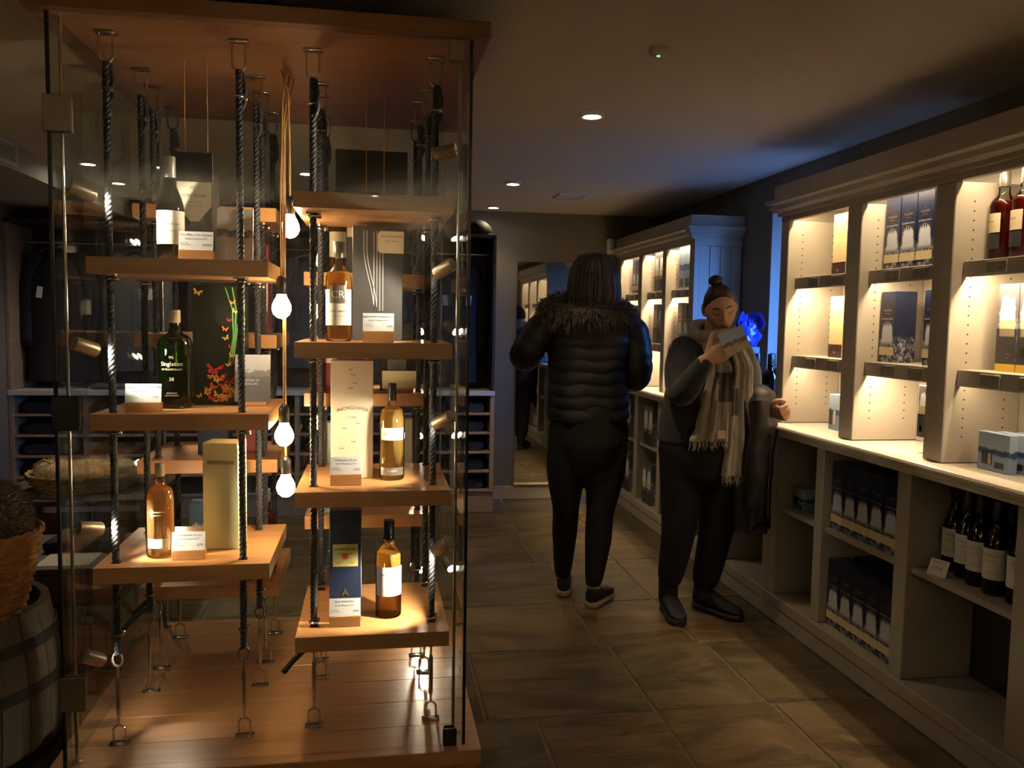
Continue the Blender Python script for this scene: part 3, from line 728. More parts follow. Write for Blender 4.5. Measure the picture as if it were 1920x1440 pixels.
PROF = {  # radius as a share of the body, height as a share of the whole
    'std': [(0.0, 0.0), (0.90, 0.0), (1.0, 0.018), (1.0, 0.60), (0.975, 0.635), (0.90, 0.668), (0.74, 0.700), (0.56, 0.726), (0.455, 0.752), (0.425, 0.79), (0.455, 0.815), (0.415, 0.84), (0.385, 0.88), (0.385, 0.93)],
    'slope': [(0.0, 0.0), (0.92, 0.0), (1.0, 0.018), (1.0, 0.50), (0.95, 0.545), (0.80, 0.61), (0.60, 0.675), (0.46, 0.72), (0.40, 0.76), (0.38, 0.85), (0.37, 0.95)],
    'round': [(0.0, 0.0), (0.88, 0.0), (0.98, 0.02), (1.0, 0.05), (1.0, 0.60), (0.975, 0.655), (0.90, 0.70), (0.74, 0.735), (0.50, 0.757), (0.38, 0.775), (0.36, 0.80), (0.30, 0.82), (0.28, 0.92)],
    'tall': [(0.0, 0.0), (0.90, 0.0), (1.0, 0.018), (1.0, 0.58), (0.97, 0.62), (0.86, 0.665), (0.64, 0.70), (0.47, 0.725), (0.43, 0.75), (0.50, 0.77), (0.43, 0.79), (0.40, 0.86), (0.40, 0.90)],
}
_bc = {}
def bottle_parts(style, h, r, fill, glass, liq, cap, capz, label, text):
    key = (style, h, r, fill, glass.name, liq.name, cap.name, capz, str(label), str(text))
    if key in _bc: return _bc[key]
    P = [(max(0.0004, a*r), b*h) for a, b in PROF[style]]
    out = [('glass', MB().lathe(P, 28).mesh('glass', glass, 50))]
    inner = [(0.0004, 0.006)] + [(max(a*r-0.0028, 0.0006), b*h) for a, b in PROF[style][1:] if 0.03 < b < fill]
    inner.insert(1, (0.86*r, 0.006)); rr = inner[-1][0]
    inner += [(rr*0.985, fill*h), (0.0004, fill*h)]
    out.append(('whisky', MB().lathe(inner, 28).mesh('whisky', liq, 50)))
    cr = P[-1][0]
    out.append(('cap', MB().lathe([(0.0004, capz*h-0.0005), (cr+0.0012, capz*h), (cr+0.0018, capz*h+0.002), (cr+0.0018, h-0.002), (cr+0.0008, h), (0.0004, h)], 18).mesh('cap', cap, 40)))
    for (nm, m, a0, a1, z0, z1, dr) in label:
        mb = MB(); n = 14; R = r + 0.0005 + dr; v = []; f = []
        for q in range(n+1):
            a = math.radians(a0 + (a1-a0)*q/n)
            for z in (z0, z1): v.append((R*math.sin(a), -R*math.cos(a), z*h))
        f = [(2*q, 2*q+2, 2*q+3, 2*q+1) for q in range(n)]
        mb.add(v, f); out.append((nm, mb.mesh(nm, m, 180)))
    for (s, sz, m, z) in text:
        out.append(('lettering', ('t', text_mesh(s, sz, m, wrap_r=r+0.0016), z*h)))
    _bc[key] = out
    return out
def bottle(label, loc, h=0.285, r=0.0372, style='std', fill=0.70, glass=None, liq=None, cap=None, capz=0.85, lab=(), text=(), rz=0.0, group=None, cat='bottle'):
    t = thing('whisky_bottle', label, cat, (loc[0], loc[1], loc[2]+0.0006), rz, group)
    for nm, me in bottle_parts(style, h, r, fill, glass or m_bottle, liq or m_whisky, cap or m_cap, capz, tuple(lab), tuple(text)):
        if isinstance(me, tuple): link(nm, me[1], t, (0, 0, me[2]))
        else: link(nm, me, t, (0, 0, 0))
    return t
_cc = {}
def carton(name, label, loc, w, d, h, mat, prints=(), texts=(), rz=0.0, group=None, cat='carton', lid=None):
    """upright carton: prints are flat panels (name, material, x0, x1, z0, z1) in shares of the front, texts (string, size, material, x, z[, rot])"""
    t = thing(name, label, cat, (loc[0], loc[1], loc[2]+0.0006), rz, group)
    key = (w, d, h, mat.name, lid)
    if key not in _cc:
        b = MB()
        if lid: b.box(-w/2, -d/2, 0, w/2, d/2, h*lid-0.0006, 0.0012); b2 = MB().box(-w/2-0.0004, -d/2-0.0004, h*lid, w/2+0.0004, d/2+0.0004, h, 0.0012); _cc[key] = (b.mesh('body', mat), b2.mesh('lid', mat))
        else: b.box(-w/2, -d/2, 0, w/2, d/2, h, 0.0012); _cc[key] = (b.mesh('body', mat),)
    for nm, me in zip(('body', 'lid'), _cc[key]): link(nm, me, t, (0, 0, 0))
    for pr in prints:
        nm, m, x0, x1, z0, z1 = pr[:6]; fy = -d/2-0.0010
        k2 = (nm, m.name, x0, x1, z0, z1, w, d, h)
        if k2 not in _cc: _cc[k2] = MB().box(x0*w, fy, z0*h, x1*w, fy+0.0005, z1*h).mesh(nm, m)
        link(nm, _cc[k2], t, (0, 0, 0))
    for tx in texts:
        link('lettering', text_mesh(tx[0], tx[1], tx[2]), t, (tx[3]*w, -d/2-0.0016, tx[4]*h))
    return t
def price_card(label, loc, lines, w=0.088, rz=0.0, group='price cards on wooden blocks', bh=0.026, tilt=0.16):
    t = thing('price_card', label, 'price card', (loc[0], loc[1], loc[2]+0.0006), rz, group)
    MB().box(-w/2, -0.012, 0, w/2, 0.012, bh, 0.001).build('wooden_block', m_beech, t, None, (0, 0, 0))
    c = MB().box(-w/2, -0.0006, 0, w/2, 0.0006, 0.050).build('card', m_white, t, None, (0, -0.009, bh-0.006+0.0065), (-tilt, 0, 0))
    for (s, sz, m, x, z, al) in lines:
        link('lettering', text_mesh(s, sz, m, al), c, (x, -0.0012, z))
    return t
def pc_lines(a, b, price):
    return [(a, 0.0088, m_inkblue, 0, 0.041, 'CENTER'), (b, 0.0066, m_inkblue, 0, 0.0305, 'CENTER'), ('Single Malt', 0.0045, m_ink, -0.040, 0.0185, 'LEFT'), ('Scotch Whisky', 0.0045, m_ink, -0.040, 0.0135, 'LEFT'), (price, 0.0085, m_inkblue, 0.040, 0.014, 'RIGHT')]

# ------------------------------------------------------------------ in the glass case, front stacks
Z1, Z2, Z3 = 1.530, 1.120, 0.710
bottle('dark bottle with broad white label and pale foil top in the glass case', (-0.553, 2.43, Z1), 0.283, 0.0365, 'slope', 0.55, m_dkglass, m_darkliq, m_capsilver, 0.80,
       [('label', m_label, -75, 75, 0.155, 0.475, 0)], [('PORT ELLEN', 0.0085, m_ink, 0.345), ('37 YEARS', 0.005, m_ink, 0.28)], rz=0.25)
m_cartonblack = M('black_carton', (0.016, 0.016, 0.018), 0.45)
m_portcream = M('cream_print', (0.62, 0.58, 0.44), 0.5, var=0.03)
c = carton('whisky_carton', 'black and cream carton beside the dark white-labelled bottle', (-0.505, 2.555, Z1), 0.102, 0.10, 0.312, m_cartonblack,
       [('cream_panel', m_portcream, -0.46, 0.46, 0.38, 0.735)], [('PORT ELLEN', 0.0118, m_ink, 0, 0.61), ('33', 0.012, m_red, -0.05, 0.68), ('AGED 37 YEARS', 0.005, m_ink, 0, 0.555), ('NATURAL CASK STRENGTH', 0.0035, m_ink, 0, 0.52), ('32', 0.032, M('bronze_print', (0.40, 0.18, 0.07), 0.35, 0.4), 0.12, 0.24)])
v = MB(); w_, d_, h_ = 0.102, 0.10, 0.312
for s in (-1, 1): v.add([(s*0.46*w_, -d_/2-0.0014, 0.38*h_), (s*0.46*w_, -d_/2-0.0014, 0.52*h_), (s*0.12*w_, -d_/2-0.0014, 0.38*h_)], [(0, 1, 2)])
v.build('chevron_print', m_cartonblack, c, None, (0, 0, 0))
price_card('price card in front of the black and cream carton', (-0.472, 2.36, Z1), pc_lines('Port Ellen 17th Release', 'Special Releases 2017', '£2,900'))
m_photo1 = landscape('grey_castle_print', (0.62, 0.62, 0.64), (0.10, 0.10, 0.11), (0.33, 0.33, 0.36), 0.60)
def booklet(label, loc, w, h, mat, text, rz=0.0, group='printed booklets'):
    t = thing('booklet', label, 'booklet', (loc[0], loc[1], loc[2]+0.0006), rz, group)
    o = MB().box(-w/2, -0.004, 0.0, w/2, 0.004, h).build('cover', mat, t, None, (0, 0, 0.012), (-0.12, 0, 0))
    MB().box(-w/2+0.01, -0.004, 0, w/2-0.01, 0.038, 0.012, 0.001).build('stand', m_beech, t, None, (0, 0, 0))
    for (s, sz, x, z) in text: link('lettering', text_mesh(s, sz, m_white, 'LEFT'), o, (x, -0.0046, z))
    return t
booklet('grey castle booklet right of the black and cream carton', (-0.398, 2.52, Z1), 0.100, 0.150, m_photo1, [('PORT ELLEN', 0.010, -0.040, 0.062)])
# second shelf
price_card('price card in front of the big green bottle', (-0.612, 2.36, Z2), pc_lines('Glendullan Single Malt 38yr', 'Special Releases 2017', '£750'), w=0.092)
b = bottle('big round-shouldered green bottle with gilt lettering', (-0.556, 2.476, Z2), 0.276, 0.0485, 'round', 0.72, m_gbottle, m_green, m_cork, 0.87, [],
       [('The', 0.009, m_gilt, 0.52), ('Singleton', 0.017, m_gilt, 0.455), ('OF GLENDULLAN', 0.0072, m_gilt, 0.40), ('38', 0.014, m_gilt, 0.30), ('SINGLE MALT', 0.0048, m_gilt, 0.16), ('SCOTCH WHISKY', 0.0048, m_gilt, 0.135)])
m_bfbox = M('black_green_carton', (0.010, 0.013, 0.010), 0.4)
c = carton('whisky_carton', 'black carton covered in orange and red butterflies', (-0.452, 2.60, Z2), 0.142, 0.11, 0.352, m_bfbox)
bcols = [M('orange_print', (0.85, 0.30, 0.05), 0.5), M('red_print', (0.60, 0.03, 0.03), 0.5), M('amber_print', (0.90, 0.55, 0.10), 0.5), M('leaf_print', (0.12, 0.42, 0.12), 0.5)]
rb = random.Random(3)
bfs = [(rb.uniform(-0.055, 0.062), 0.012 + abs(rb.gauss(0, 0.038)), rb.uniform(0.007, 0.013)) for _ in range(38)]
bfs += [(0.030 + 0.010*math.sin(k*1.3) + (k > 5)*0.01, 0.12 + k*0.026, rb.uniform(0.007, 0.011)) for k in range(8)] + [(-0.012, 0.105, 0.021), (-0.055, 0.33, 0.013)]
for ci in range(3):
    q = MB()
    for k, (x, z, s) in enumerate(bfs):
        if k % 3 != ci: continue
        a = rb.uniform(-0.7, 0.7); ca, sa = math.cos(a), math.sin(a)
        for sg in (-1, 1):
            for pts in (((0, 0), (sg*0.9, 0.75), (sg*1.05, 0.2), (sg*0.25, -0.05)), ((0, 0), (sg*0.7, -0.1), (sg*0.6, -0.7), (sg*0.15, -0.5))):
                q.add([(x+s*(px*ca-pz*sa), -0.0557-0.0001*k, z+s*(px*sa+pz*ca)) for px, pz in pts], [(0, 1, 2, 3) if sg > 0 else (3, 2, 1, 0)])
    q.build('butterfly_print', bcols[ci], c, None, (0, 0, 0))
q = MB()
for k in range(3):
    p = [(0.028+0.006*k, 0.12), (0.042+0.004*k, 0.20), (0.040+0.01*k, 0.28), (0.02+0.02*k, 0.345)]
    for i in range(3):
        (x0, z0), (x1, z1) = p[i], p[i+1]; q.add([(x0, -0.0556, z0), (x0+0.0035, -0.0556, z0), (x1+0.0035, -0.0556, z1), (x1, -0.0556, z1)], [(0, 1, 2, 3)])
q.build('stem_print', bcols[3], c, None, (0, 0, 0))
m_photo2 = landscape('grey_sky_print', (0.42, 0.42, 0.44), (0.18, 0.18, 0.20), (0.12, 0.12, 0.13), 0.66)
booklet('grey booklet right of the butterfly carton', (-0.352, 2.52, Z2), 0.100, 0.138, m_photo2, [('SINGLETON OF', 0.0085, -0.040, 0.062), ('GLENDULLAN', 0.0085, -0.040, 0.052)])
# third shelf
bottle('amber bottle with small white low label beside the pale yellow carton', (-0.586, 2.407, Z3), 0.262, 0.0375, 'round', 0.72, m_bottle, m_rosy, m_cork, 0.86,
       [('label', m_label, -45, 45, 0.115, 0.215, 0)], [('CONVALMORE', 0.0062, m_gilt, 0.50), ('AGED 32 YEARS', 0.0036, m_gilt, 0.465)])
price_card('price card in front of the pale yellow open carton', (-0.503, 2.368, Z3), pc_lines('Convalmore 32 yrs', 'Special Releases 2017', '£790'))
m_paleyel = M('pale_yellow_carton', (0.70, 0.71, 0.42), 0.45, var=0.03)
c = carton('whisky_carton', 'tall pale yellow carton with a curved cut-out front', (-0.428, 2.50, Z3), 0.100, 0.085, 0.309, m_paleyel, [('slot_print', M('grey_green_print', (0.25, 0.27, 0.16), 0.5), -0.38, 0.40, 0.80, 0.835)], rz=-0.14)
# first stack on the far side of the bulbs
Y1, Y2, Y3 = 1.315, 0.904, 0.497
bottle('amber bottle with a big arched white monogram label', (-0.100, 2.44, Y1), 0.283, 0.0372, 'std', 0.70, m_bottle, m_whisky, m_capgrey, 0.84,
       [('label', m_label, -72, 72, 0.16, 0.52, 0), ('emblem', m_capgrey, -38, 38, 0.38, 0.56, 0.0006)], [('CR', 0.030, m_label, 0.465), ('CRAGGANMORE', 0.0078, m_ink, 0.30), ('LIMITED RELEASE', 0.0042, m_ink, 0.25)], rz=-0.05)
c = carton('whisky_carton', 'tall black carton with fine white curved lines and a hanging cream tag', (0.010, 2.62, Y1), 0.150, 0.11, 0.345, M('charcoal_carton', (0.045, 0.045, 0.048), 0.4))
q = MB()
for k, bow in enumerate((0.030, 0.022, 0.0, 0.0, 0.0, 0.0)):
    x0 = -0.030 + 0.009*k; pr = None
    for i in range(25):
        tt = i/24; z = 0.09 + 0.24*tt
        x = x0 + (0.042 - 0.012*k)*0 + (bow*(-math.cos(PI*tt))*1.0 if bow else 0) + (-0.012 if bow else 0)*tt
        x = x0 + ((0.5-0.5*math.cos(PI*min(1, tt*1.25)))*-0.030*(1 if k < 2 else 0)) + (0.018 if k < 2 else 0)
        if pr: q.add([(pr[0], -0.0557, pr[1]), (pr[0]+0.0013, -0.0557, pr[1]), (x+0.0013, -0.0557, z), (x, -0.0557, z)], [(0, 1, 2, 3)])
        pr = (x, z)
q.build('line_print', m_label, c, None, (0, 0, 0))
o = MB(); o.add([(0.0, -0.0575, 0.272), (0.008, -0.0575, 0.264), (0.078, -0.0575, 0.264), (0.078, -0.0575, 0.330), (0.008, -0.0575, 0.330), (0.0, -0.0575, 0.322)], [(0, 1, 2, 3, 4, 5)])
o.add([(0.0, -0.0568, 0.272), (0.008, -0.0568, 0.264), (0.078, -0.0568, 0.264), (0.078, -0.0568, 0.330), (0.008, -0.0568, 0.330), (0.0, -0.0568, 0.322)], [(5, 4, 3, 2, 1, 0)])
o = o.build('tag', m_labelcream, c, None, (0, 0, 0))
link('lettering', text_mesh('CRAGGANMORE', 0.0085, m_ink), o, (0.041, -0.0581, 0.314)); link('lettering', text_mesh('SPECIAL RELEASE', 0.0050, m_ink), o, (0.041, -0.0581, 0.300))
price_card('price card in front of the tall black line-patterned carton', (0.012, 2.372, Y1), pc_lines('Cragganmore Limited Release', 'Special Releases 2016', '£400'), w=0.086, bh=0.031)
m_inch = M('cream_carton', (0.66, 0.54, 0.40), 0.5, var=0.03)
c = carton('whisky_carton', 'tall cream carton with arched lettering and small bird prints', (-0.064, 2.55, Y2), 0.124, 0.105, 0.352, m_inch,
       texts=[('27 YEARS', 0.007, m_ink, 0, 0.52)])
tm = text_mesh('INCHGOWER', 0.0150, M('dark_brown_ink', (0.06, 0.04, 0.03), 0.6)).copy()
for vv in tm.vertices: vv.co.z += 0.012*(1-(vv.co.x/0.055)**2) - 0.006
link('lettering', tm, c, (0.002, -0.0541, 0.205))
q = MB()
for (x, z) in ((-0.005, 0.325), (0.004, 0.31), (0.008, 0.285), (-0.004, 0.27), (-0.022, 0.15), (0.018, 0.165), (0.004, 0.11), (-0.03, 0.09)):
    for sg in (-1, 1): q.add([(x, -0.0538, z), (x+sg*0.007, -0.0538, z+0.004), (x+sg*0.004, -0.0538, z-0.003)], [(0, 1, 2)])
q.build('bird_print', M('brown_print', (0.20, 0.13, 0.09), 0.6), c, None, (0, 0, 0))
bottle('pale amber bottle with small white label beside the tall cream carton', (0.054, 2.482, Y2), 0.287, 0.0372, 'round', 0.73, m_bottle, m_pale, m_cap, 0.82,
       [('label', m_label, -58, 58, 0.42, 0.545, 0), ('base_label', m_capgrey, -60, 60, 0.055, 0.135, 0)], [('INCHGOWER', 0.0085, m_ink, 0.485), ('INCHGOWER', 0.005, m_label, 0.10)])
price_card('price card in front of the tall cream carton', (-0.078, 2.400, Y2), pc_lines('Inchgower 27 yrs', 'Special Releases 2018', '£270'), bh=0.031)
tag(MB().box(0.060, 2.335, Y2+0.0006, 0.108, 2.365, Y2+0.0018).build('paper_tag', m_cream, None), 'small blank paper tag lying near the pale amber bottle', 'paper tag')
m_navybox = M('navy_carton', (0.020, 0.030, 0.072), 0.4, var=0.05)
m_yellab = M('yellow_label', (0.72, 0.62, 0.22), 0.5)
c = carton('whisky_carton', 'tall navy carton with a square yellow label on the lowest front shelf', (-0.080, 2.45, Y3), 0.090, 0.085, 0.330, m_navybox,
       [('yellow_label', m_yellab, -0.40, 0.40, 0.50, 0.70)], [('BLAIR ATHOL', 0.0098, m_ink, 0, 0.655), ('AGED 23 YEARS', 0.0055, m_ink, 0, 0.615), ('Special', 0.005, m_ink, -0.2, 0.535), ('Release', 0.005, m_ink, 0.2, 0.535), ('A', 0.030, m_gold, 0, 0.265)], lid=0.86)
MB().lathe([(0.0004, 0), (0.009, 0), (0.009, 0.0004)], 16).build('rosette_print', M('red_seal_print', (0.70, 0.12, 0.05), 0.5), c, None, (0, -0.0437, 0.195), (PI/2, 0, 0))
bottle('amber bottle with a large bright label on the lowest front shelf', (0.045, 2.452, Y3), 0.289, 0.0385, 'std', 0.66, m_bottle, m_whisky, m_cap, 0.80,
       [('label', m_label, -68, 68, 0.235, 0.535, 0)], [('BLAIR ATHOL', 0.0085, m_ink, 0.46), ('AGED 23 YEARS', 0.0045, m_ink, 0.41), ('SPECIAL RELEASE', 0.004, m_ink, 0.30)], rz=0.1)
price_card('price card in front of the navy carton with yellow label', (-0.080, 2.378, Y3), pc_lines('Blair Athol 23yr', 'Special Releases 2017', '£390'), bh=0.031)

# security cords from the canopy down to three cartons
for (x, y, z1, d) in ((-0.540, 2.56, 1.842, 'black and cream carton, left one'), (-0.478, 2.56, 1.842, 'black and cream carton, right one'), (-0.027, 2.62, 1.660, 'tall black line-patterned carton, left one'), (0.030, 2.62, 1.660, 'tall black line-patterned carton, right one')):
    t = thing('security_cord', 'thin brown cord from the canopy to the ' + d, 'cord', (x, y, z1), 0, 'thin cords above cartons')
    if z1 < 1.7: path = [(x, y+0.152, 2.111), (x, y+0.150, 1.74), (x, y+0.148, 1.70), (x, y+0.04, z1+0.02), (x, y+0.02, z1+0.0005)]
    else: path = [(x, y, 2.111), (x, y, z1+0.0005)]
    MB().tube(path, 0.0018, 5).build('cord', m_cord, t, 60)

# ------------------------------------------------------------------ rear stacks of the case
def simple_carton(label, loc, w, d, h, mat, prints=(), texts=(), rz=0.0): return carton('whisky_carton', label, loc, w, d, h, mat, prints, texts, rz, 'cartons on the rear shelves of the glass case')
A1, A2, A3 = 1.323, 0.915, 0.500
simple_carton('slim red and white carton on the rear shelf behind the butterfly carton', (-0.372, 2.93, A1), 0.045, 0.05, 0.30, m_red, [('white_label', m_label, -0.40, 0.40, 0.25, 0.62)], [('RARE', 0.012, m_red, 0, 0.5)])
simple_carton('dark carton with a square pale label behind the pale yellow carton', (-0.535, 2.95, A2), 0.10, 0.09, 0.235, m_navybox, [('pale_label', m_label, -0.30, 0.28, 0.55, 0.80)])
simple_carton('dark red carton behind the pale yellow carton', (-0.425, 2.96, A2), 0.07, 0.08, 0.27, M('wine_red_carton', (0.16, 0.02, 0.03), 0.4))
simple_carton('small blue picture carton low on the rear shelf', (-0.560, 2.98, A3), 0.13, 0.07, 0.24, splash('blue_picture_print', (0.05, 0.10, 0.16), (0.55, 0.60, 0.62), 0.25, 0.7))
bottle('small-necked red whisky bottle on the lowest rear shelf', (-0.372, 2.96, A3), 0.285, 0.0365, 'std', 0.66, m_bottle, m_ruby, m_capgrey, 0.84, [('label', m_labelcream, -60, 60, 0.2, 0.5, 0)])
C1, C2, C3 = 1.530, 1.133, 0.722
simple_carton('broad black carton highest on the rear shelves', (-0.010, 3.02, C1), 0.245, 0.12, 0.430, m_cartonblack, [], [('LAGAVULIN', 0.012, m_gold, 0, 0.4)])
bottle('amber bottle next to the broad black carton on the rear shelf', (-0.118, 2.90, C1), 0.28, 0.036, 'std', 0.66, m_bottle, m_whisky, m_cap, 0.84, [('label', m_labelcream, -60, 60, 0.2, 0.5, 0)])
simple_carton('black carton with a small cream label behind the monogram bottle', (-0.065, 2.86, C1), 0.055, 0.055, 0.25, m_cartonblack, [('cream_label', m_labelcream, -0.45, 0.45, 0.48, 0.86)], [('TALISKER', 0.0085, m_ink, 0, 0.80), ('25', 0.014, m_ink, 0, 0.66)])
simple_carton('dark carton with a cream top half behind the cream carton', (-0.165, 2.93, C2), 0.085, 0.08, 0.19, m_red, [('cream_label', m_label, -0.45, 0.48, 0.50, 0.97)], [('BRORA', 0.012, m_red, 0, 0.84)])
simple_carton('striped dark carton peeping over the cream carton', (-0.055, 2.96, C2), 0.075, 0.07, 0.33, m_navybox, [('stripe_print', m_label, -0.45, -0.28, 0.02, 0.98), ('stripe_print', bcols[0], -0.12, -0.02, 0.02, 0.98), ('stripe_print', m_label, 0.28, 0.45, 0.02, 0.98)])
simple_carton('black carton with thin silver lines behind the pale amber bottle', (0.078, 2.95, C2), 0.115, 0.09, 0.235, m_cartonblack, [('silver_line', m_capgrey, -0.35, 0.35, 0.62, 0.625), ('silver_line', m_capgrey, -0.35, 0.35, 0.80, 0.806), ('grey_print', m_capgrey, -0.28, 0.28, 0.30, 0.46)], [('BRORA', 0.012, m_capgrey, 0, 0.70)])
booklet('pale booklet leaning behind the pale amber bottle', (0.085, 2.84, C2), 0.115, 0.060, m_labelcream, [])
simple_carton('pale blue carton behind the bright pendant bulb', (-0.158, 2.93, C3), 0.060, 0.06, 0.30, M('pale_blue_carton', (0.40, 0.50, 0.52), 0.5))
simple_carton('light grey carton behind the pale amber bottle on the rear shelf', (0.085, 2.96, C3), 0.10, 0.08, 0.31, M('light_grey_carton', (0.42, 0.38, 0.33), 0.5))
t = tag(MB().box(-0.165, 2.83, C3+0.0006, -0.065, 2.90, C3+0.016, 0.001).build('book', M('blue_grey_cover', (0.20, 0.25, 0.27), 0.5), None), 'thin blue-grey book lying behind the navy carton', 'book')
# ================================================================== stock on the painted cabinets
FACE_AISLE = -PI/2            # front towards the aisle
ORD = ['first', 'second', 'third', 'fourth', 'fifth', 'sixth', 'seventh', 'eighth', 'ninth']
NIGHT, FOAM = (0.012, 0.018, 0.046), (0.62, 0.65, 0.72)
m_storm = splash('storm_sea_print', NIGHT, FOAM, 0.28, 0.55, 0.50)
m_storm2 = splash('wide_storm_sea_print', (0.016, 0.022, 0.05), FOAM, 0.34, 0.36, 0.5)
m_band = M('cream_band', (0.78, 0.66, 0.40), 0.5, var=0.04)
m_script = M('white_script_ink', (0.75, 0.75, 0.78), 0.5)
m_greyfoam = splash('grey_burst_print', (0.13, 0.13, 0.15), (0.85, 0.85, 0.86), 0.52, 0.86, 0.5)
m_lowdark = M('charcoal_print', (0.035, 0.035, 0.04), 0.4)
m_yelbase = M('yellow_print', (0.72, 0.46, 0.05), 0.45)
SW, SHH = 0.0905, 0.272
def storm(label, x, y, z, rz=FACE_AISLE, group='navy storm cartons', w=SW, h=SHH):
    return carton('whisky_carton', label, (x, y, z), w, w, h, m_storm, [('cream_band', m_band, -0.5, 0.5, 0.10, 0.215)],
                  [('TALISKER', 0.0125, m_gold, 0, 0.735), ('SINGLE MALT', 0.0052, m_gold, 0, 0.69), ('the Distillers Edition', 0.0088, m_script, 0, 0.615), ('EST. 1830', 0.005, m_gold, 0, 0.57), ('_', 0.02, m_gold, 0, 0.815)], rz, group)
S1, S2, WT = ZS[0][0], ZS[1][0], 0.930
for k in range(3):
    storm('navy storm carton on the top shelf, %s from the bottles' % ['third', 'second', 'first'][k], 2.003, 2.932 - k*0.0955, S1)
storm('navy storm carton on the middle shelf against the far upright', 2.003, 2.934, S2)
storm('navy storm carton on the middle shelf beside the bay with splash cartons', 2.003, 2.675, S2)
# cream and gold cartons
m_goldbox = M('cream_gold_carton', (0.80, 0.66, 0.34), 0.4, var=0.05)
m_brownbase = M('dark_brown_print', (0.05, 0.022, 0.018), 0.4)
for z, d in ((S1, 'top'), (S2, 'middle')):
    carton('whisky_carton', 'cream carton with a dark base on the %s shelf next to the window' % d, (2.03, 3.335, z), 0.105, 0.10, 0.265, m_goldbox,
           [('dark_base', m_brownbase, -0.505, 0.505, 0.0, 0.215), ('seal_print', m_red, -0.22, 0.06, 0.12, 0.185), ('foil_dot', m_script, -0.14, 0.02, 0.065, 0.105)],
           [('GLEN', 0.010, M('gold_brown_ink', (0.45, 0.32, 0.12), 0.5), 0, 0.72), ('ELGIN', 0.010, m_gold, 0, 0.68)], FACE_AISLE, 'cream cartons near the window')
m_iceland = landscape('blue_hill_print', (0.36, 0.46, 0.62), (0.03, 0.06, 0.16), (0.22, 0.32, 0.52), 0.58)
def mini_pack(label, x, y, z, rz=FACE_AISLE, w=0.135, h=0.122, d=0.030, group='small blue gift packs'):
    t = carton('gift_pack', label, (x, y, z), w, d, h, m_iceland,
               [('window_print', m_lowdark, -0.36, -0.02, 0.16, 0.52), ('bottle_print', m_lowdark, -0.33, -0.22, 0.18, 0.50), ('bottle_print', m_labelcream, -0.15, -0.06, 0.18, 0.46), ('window_print', m_lowdark, 0.06, 0.34, 0.10, 0.26)], (), rz, group)
    return t
for k in range(4):
    mini_pack('small blue gift pack on the worktop, %s' % ['foremost of the row', 'second of the row', 'third of the row', 'rearmost of the row'][k], 1.948+k*0.046, 2.315-k*0.026, WT)
carton('gift_pack', 'small white and blue pack on the worktop by the window', (2.00, 3.318, WT), 0.07, 0.05, 0.155, m_iceland, [('window_print', m_lowdark, -0.42, -0.05, 0.15, 0.55), ('window_print', m_labelcream, 0.05, 0.30, 0.15, 0.55)], (), FACE_AISLE, 'small blue gift packs')
t = thing('acrylic_block', 'clear acrylic block under a slim dark carton on the worktop', 'display block', (1.97, 2.664, WT+0.0006))
MB().box(-0.035, -0.035, 0, 0.035, 0.035, 0.058, 0.002).build('block', clear('clear_acrylic', (0.97, 0.97, 0.97), 1.49), t, None, (0, 0, 0))
carton('whisky_carton', 'slim dark carton with white burst on the clear block', (1.97, 2.664, WT+0.0592), 0.066, 0.066, 0.185, m_greyfoam,
       [('dark_print', m_lowdark, -0.5, 0.5, 0.0, 0.44), ('cream_square', m_band, -0.42, 0.36, 0.42, 0.62), ('gold_print', m_gold, -0.3, -0.1, 0.10, 0.22)], (), FACE_AISLE)
# bottles on the top shelf, splash cartons on the middle one
for k in range(3):
    b = bottle('ruby bottle with cream label on the top shelf, %s' % ['beside the upright', 'second from the upright', 'third from the upright'][k], (2.01, 2.425-k*0.092, S1), 0.287, 0.0395, 'std', 0.665, m_bottle, m_ruby, m_capgrey, 0.83,
           [('label', m_labelcream, -95, 20, 0.315, 0.53, 0), ('lower_label', m_labeldark, -95, 20, 0.13, 0.30, 0)], [], -PI/2+0.35, 'ruby bottles on the top shelf')
    link('lettering', text_mesh('TALISKER', 0.0085, m_ink, wrap_r=0.0412), b, (0, 0, 0.125), (0, 0, -0.55))
for k in range(3):
    carton('whisky_carton', 'grey carton with white burst and yellow foot, %s from the upright' % ORD[k], (2.02, 2.342-k*0.088, S2), 0.084, 0.084, 0.278, m_greyfoam,
           [('dark_print', m_lowdark, -0.5, 0.5, 0.09, 0.49), ('yellow_base', m_yelbase, -0.505, 0.505, 0.0, 0.088), ('cream_square', m_band, -0.36, 0.40, 0.40, 0.585), ('gold_print', m_gold, -0.34, -0.16, 0.17, 0.28), ('green_print', M('olive_print', (0.16, 0.16, 0.05), 0.5), 0.10, 0.24, 0.26, 0.34)],
           [('TALISKER', 0.006, m_gold, 0.12, 0.20), ('SKYE', 0.006, m_gold, 0.12, 0.16)], FACE_AISLE, 'grey burst cartons')
# rows of navy cartons in the base cabinet
for (z, d) in ((0.535, 'upper'), (0.1225, 'lower')):
    for k in range(5):
        storm('navy storm carton in the %s base shelf row, %s from the bottle bay' % (d, ORD[k]), 1.946, 2.770 + k*0.0905, z, group='navy cartons in the base cabinet', w=0.089, h=0.283)
    if z < 0.3:
        for k in range(5): storm('navy storm carton behind the lower base row, %s from the bottle bay' % ORD[k], 2.06, 2.770 + k*0.0905, z, group='navy cartons in the base cabinet', w=0.089, h=0.283)
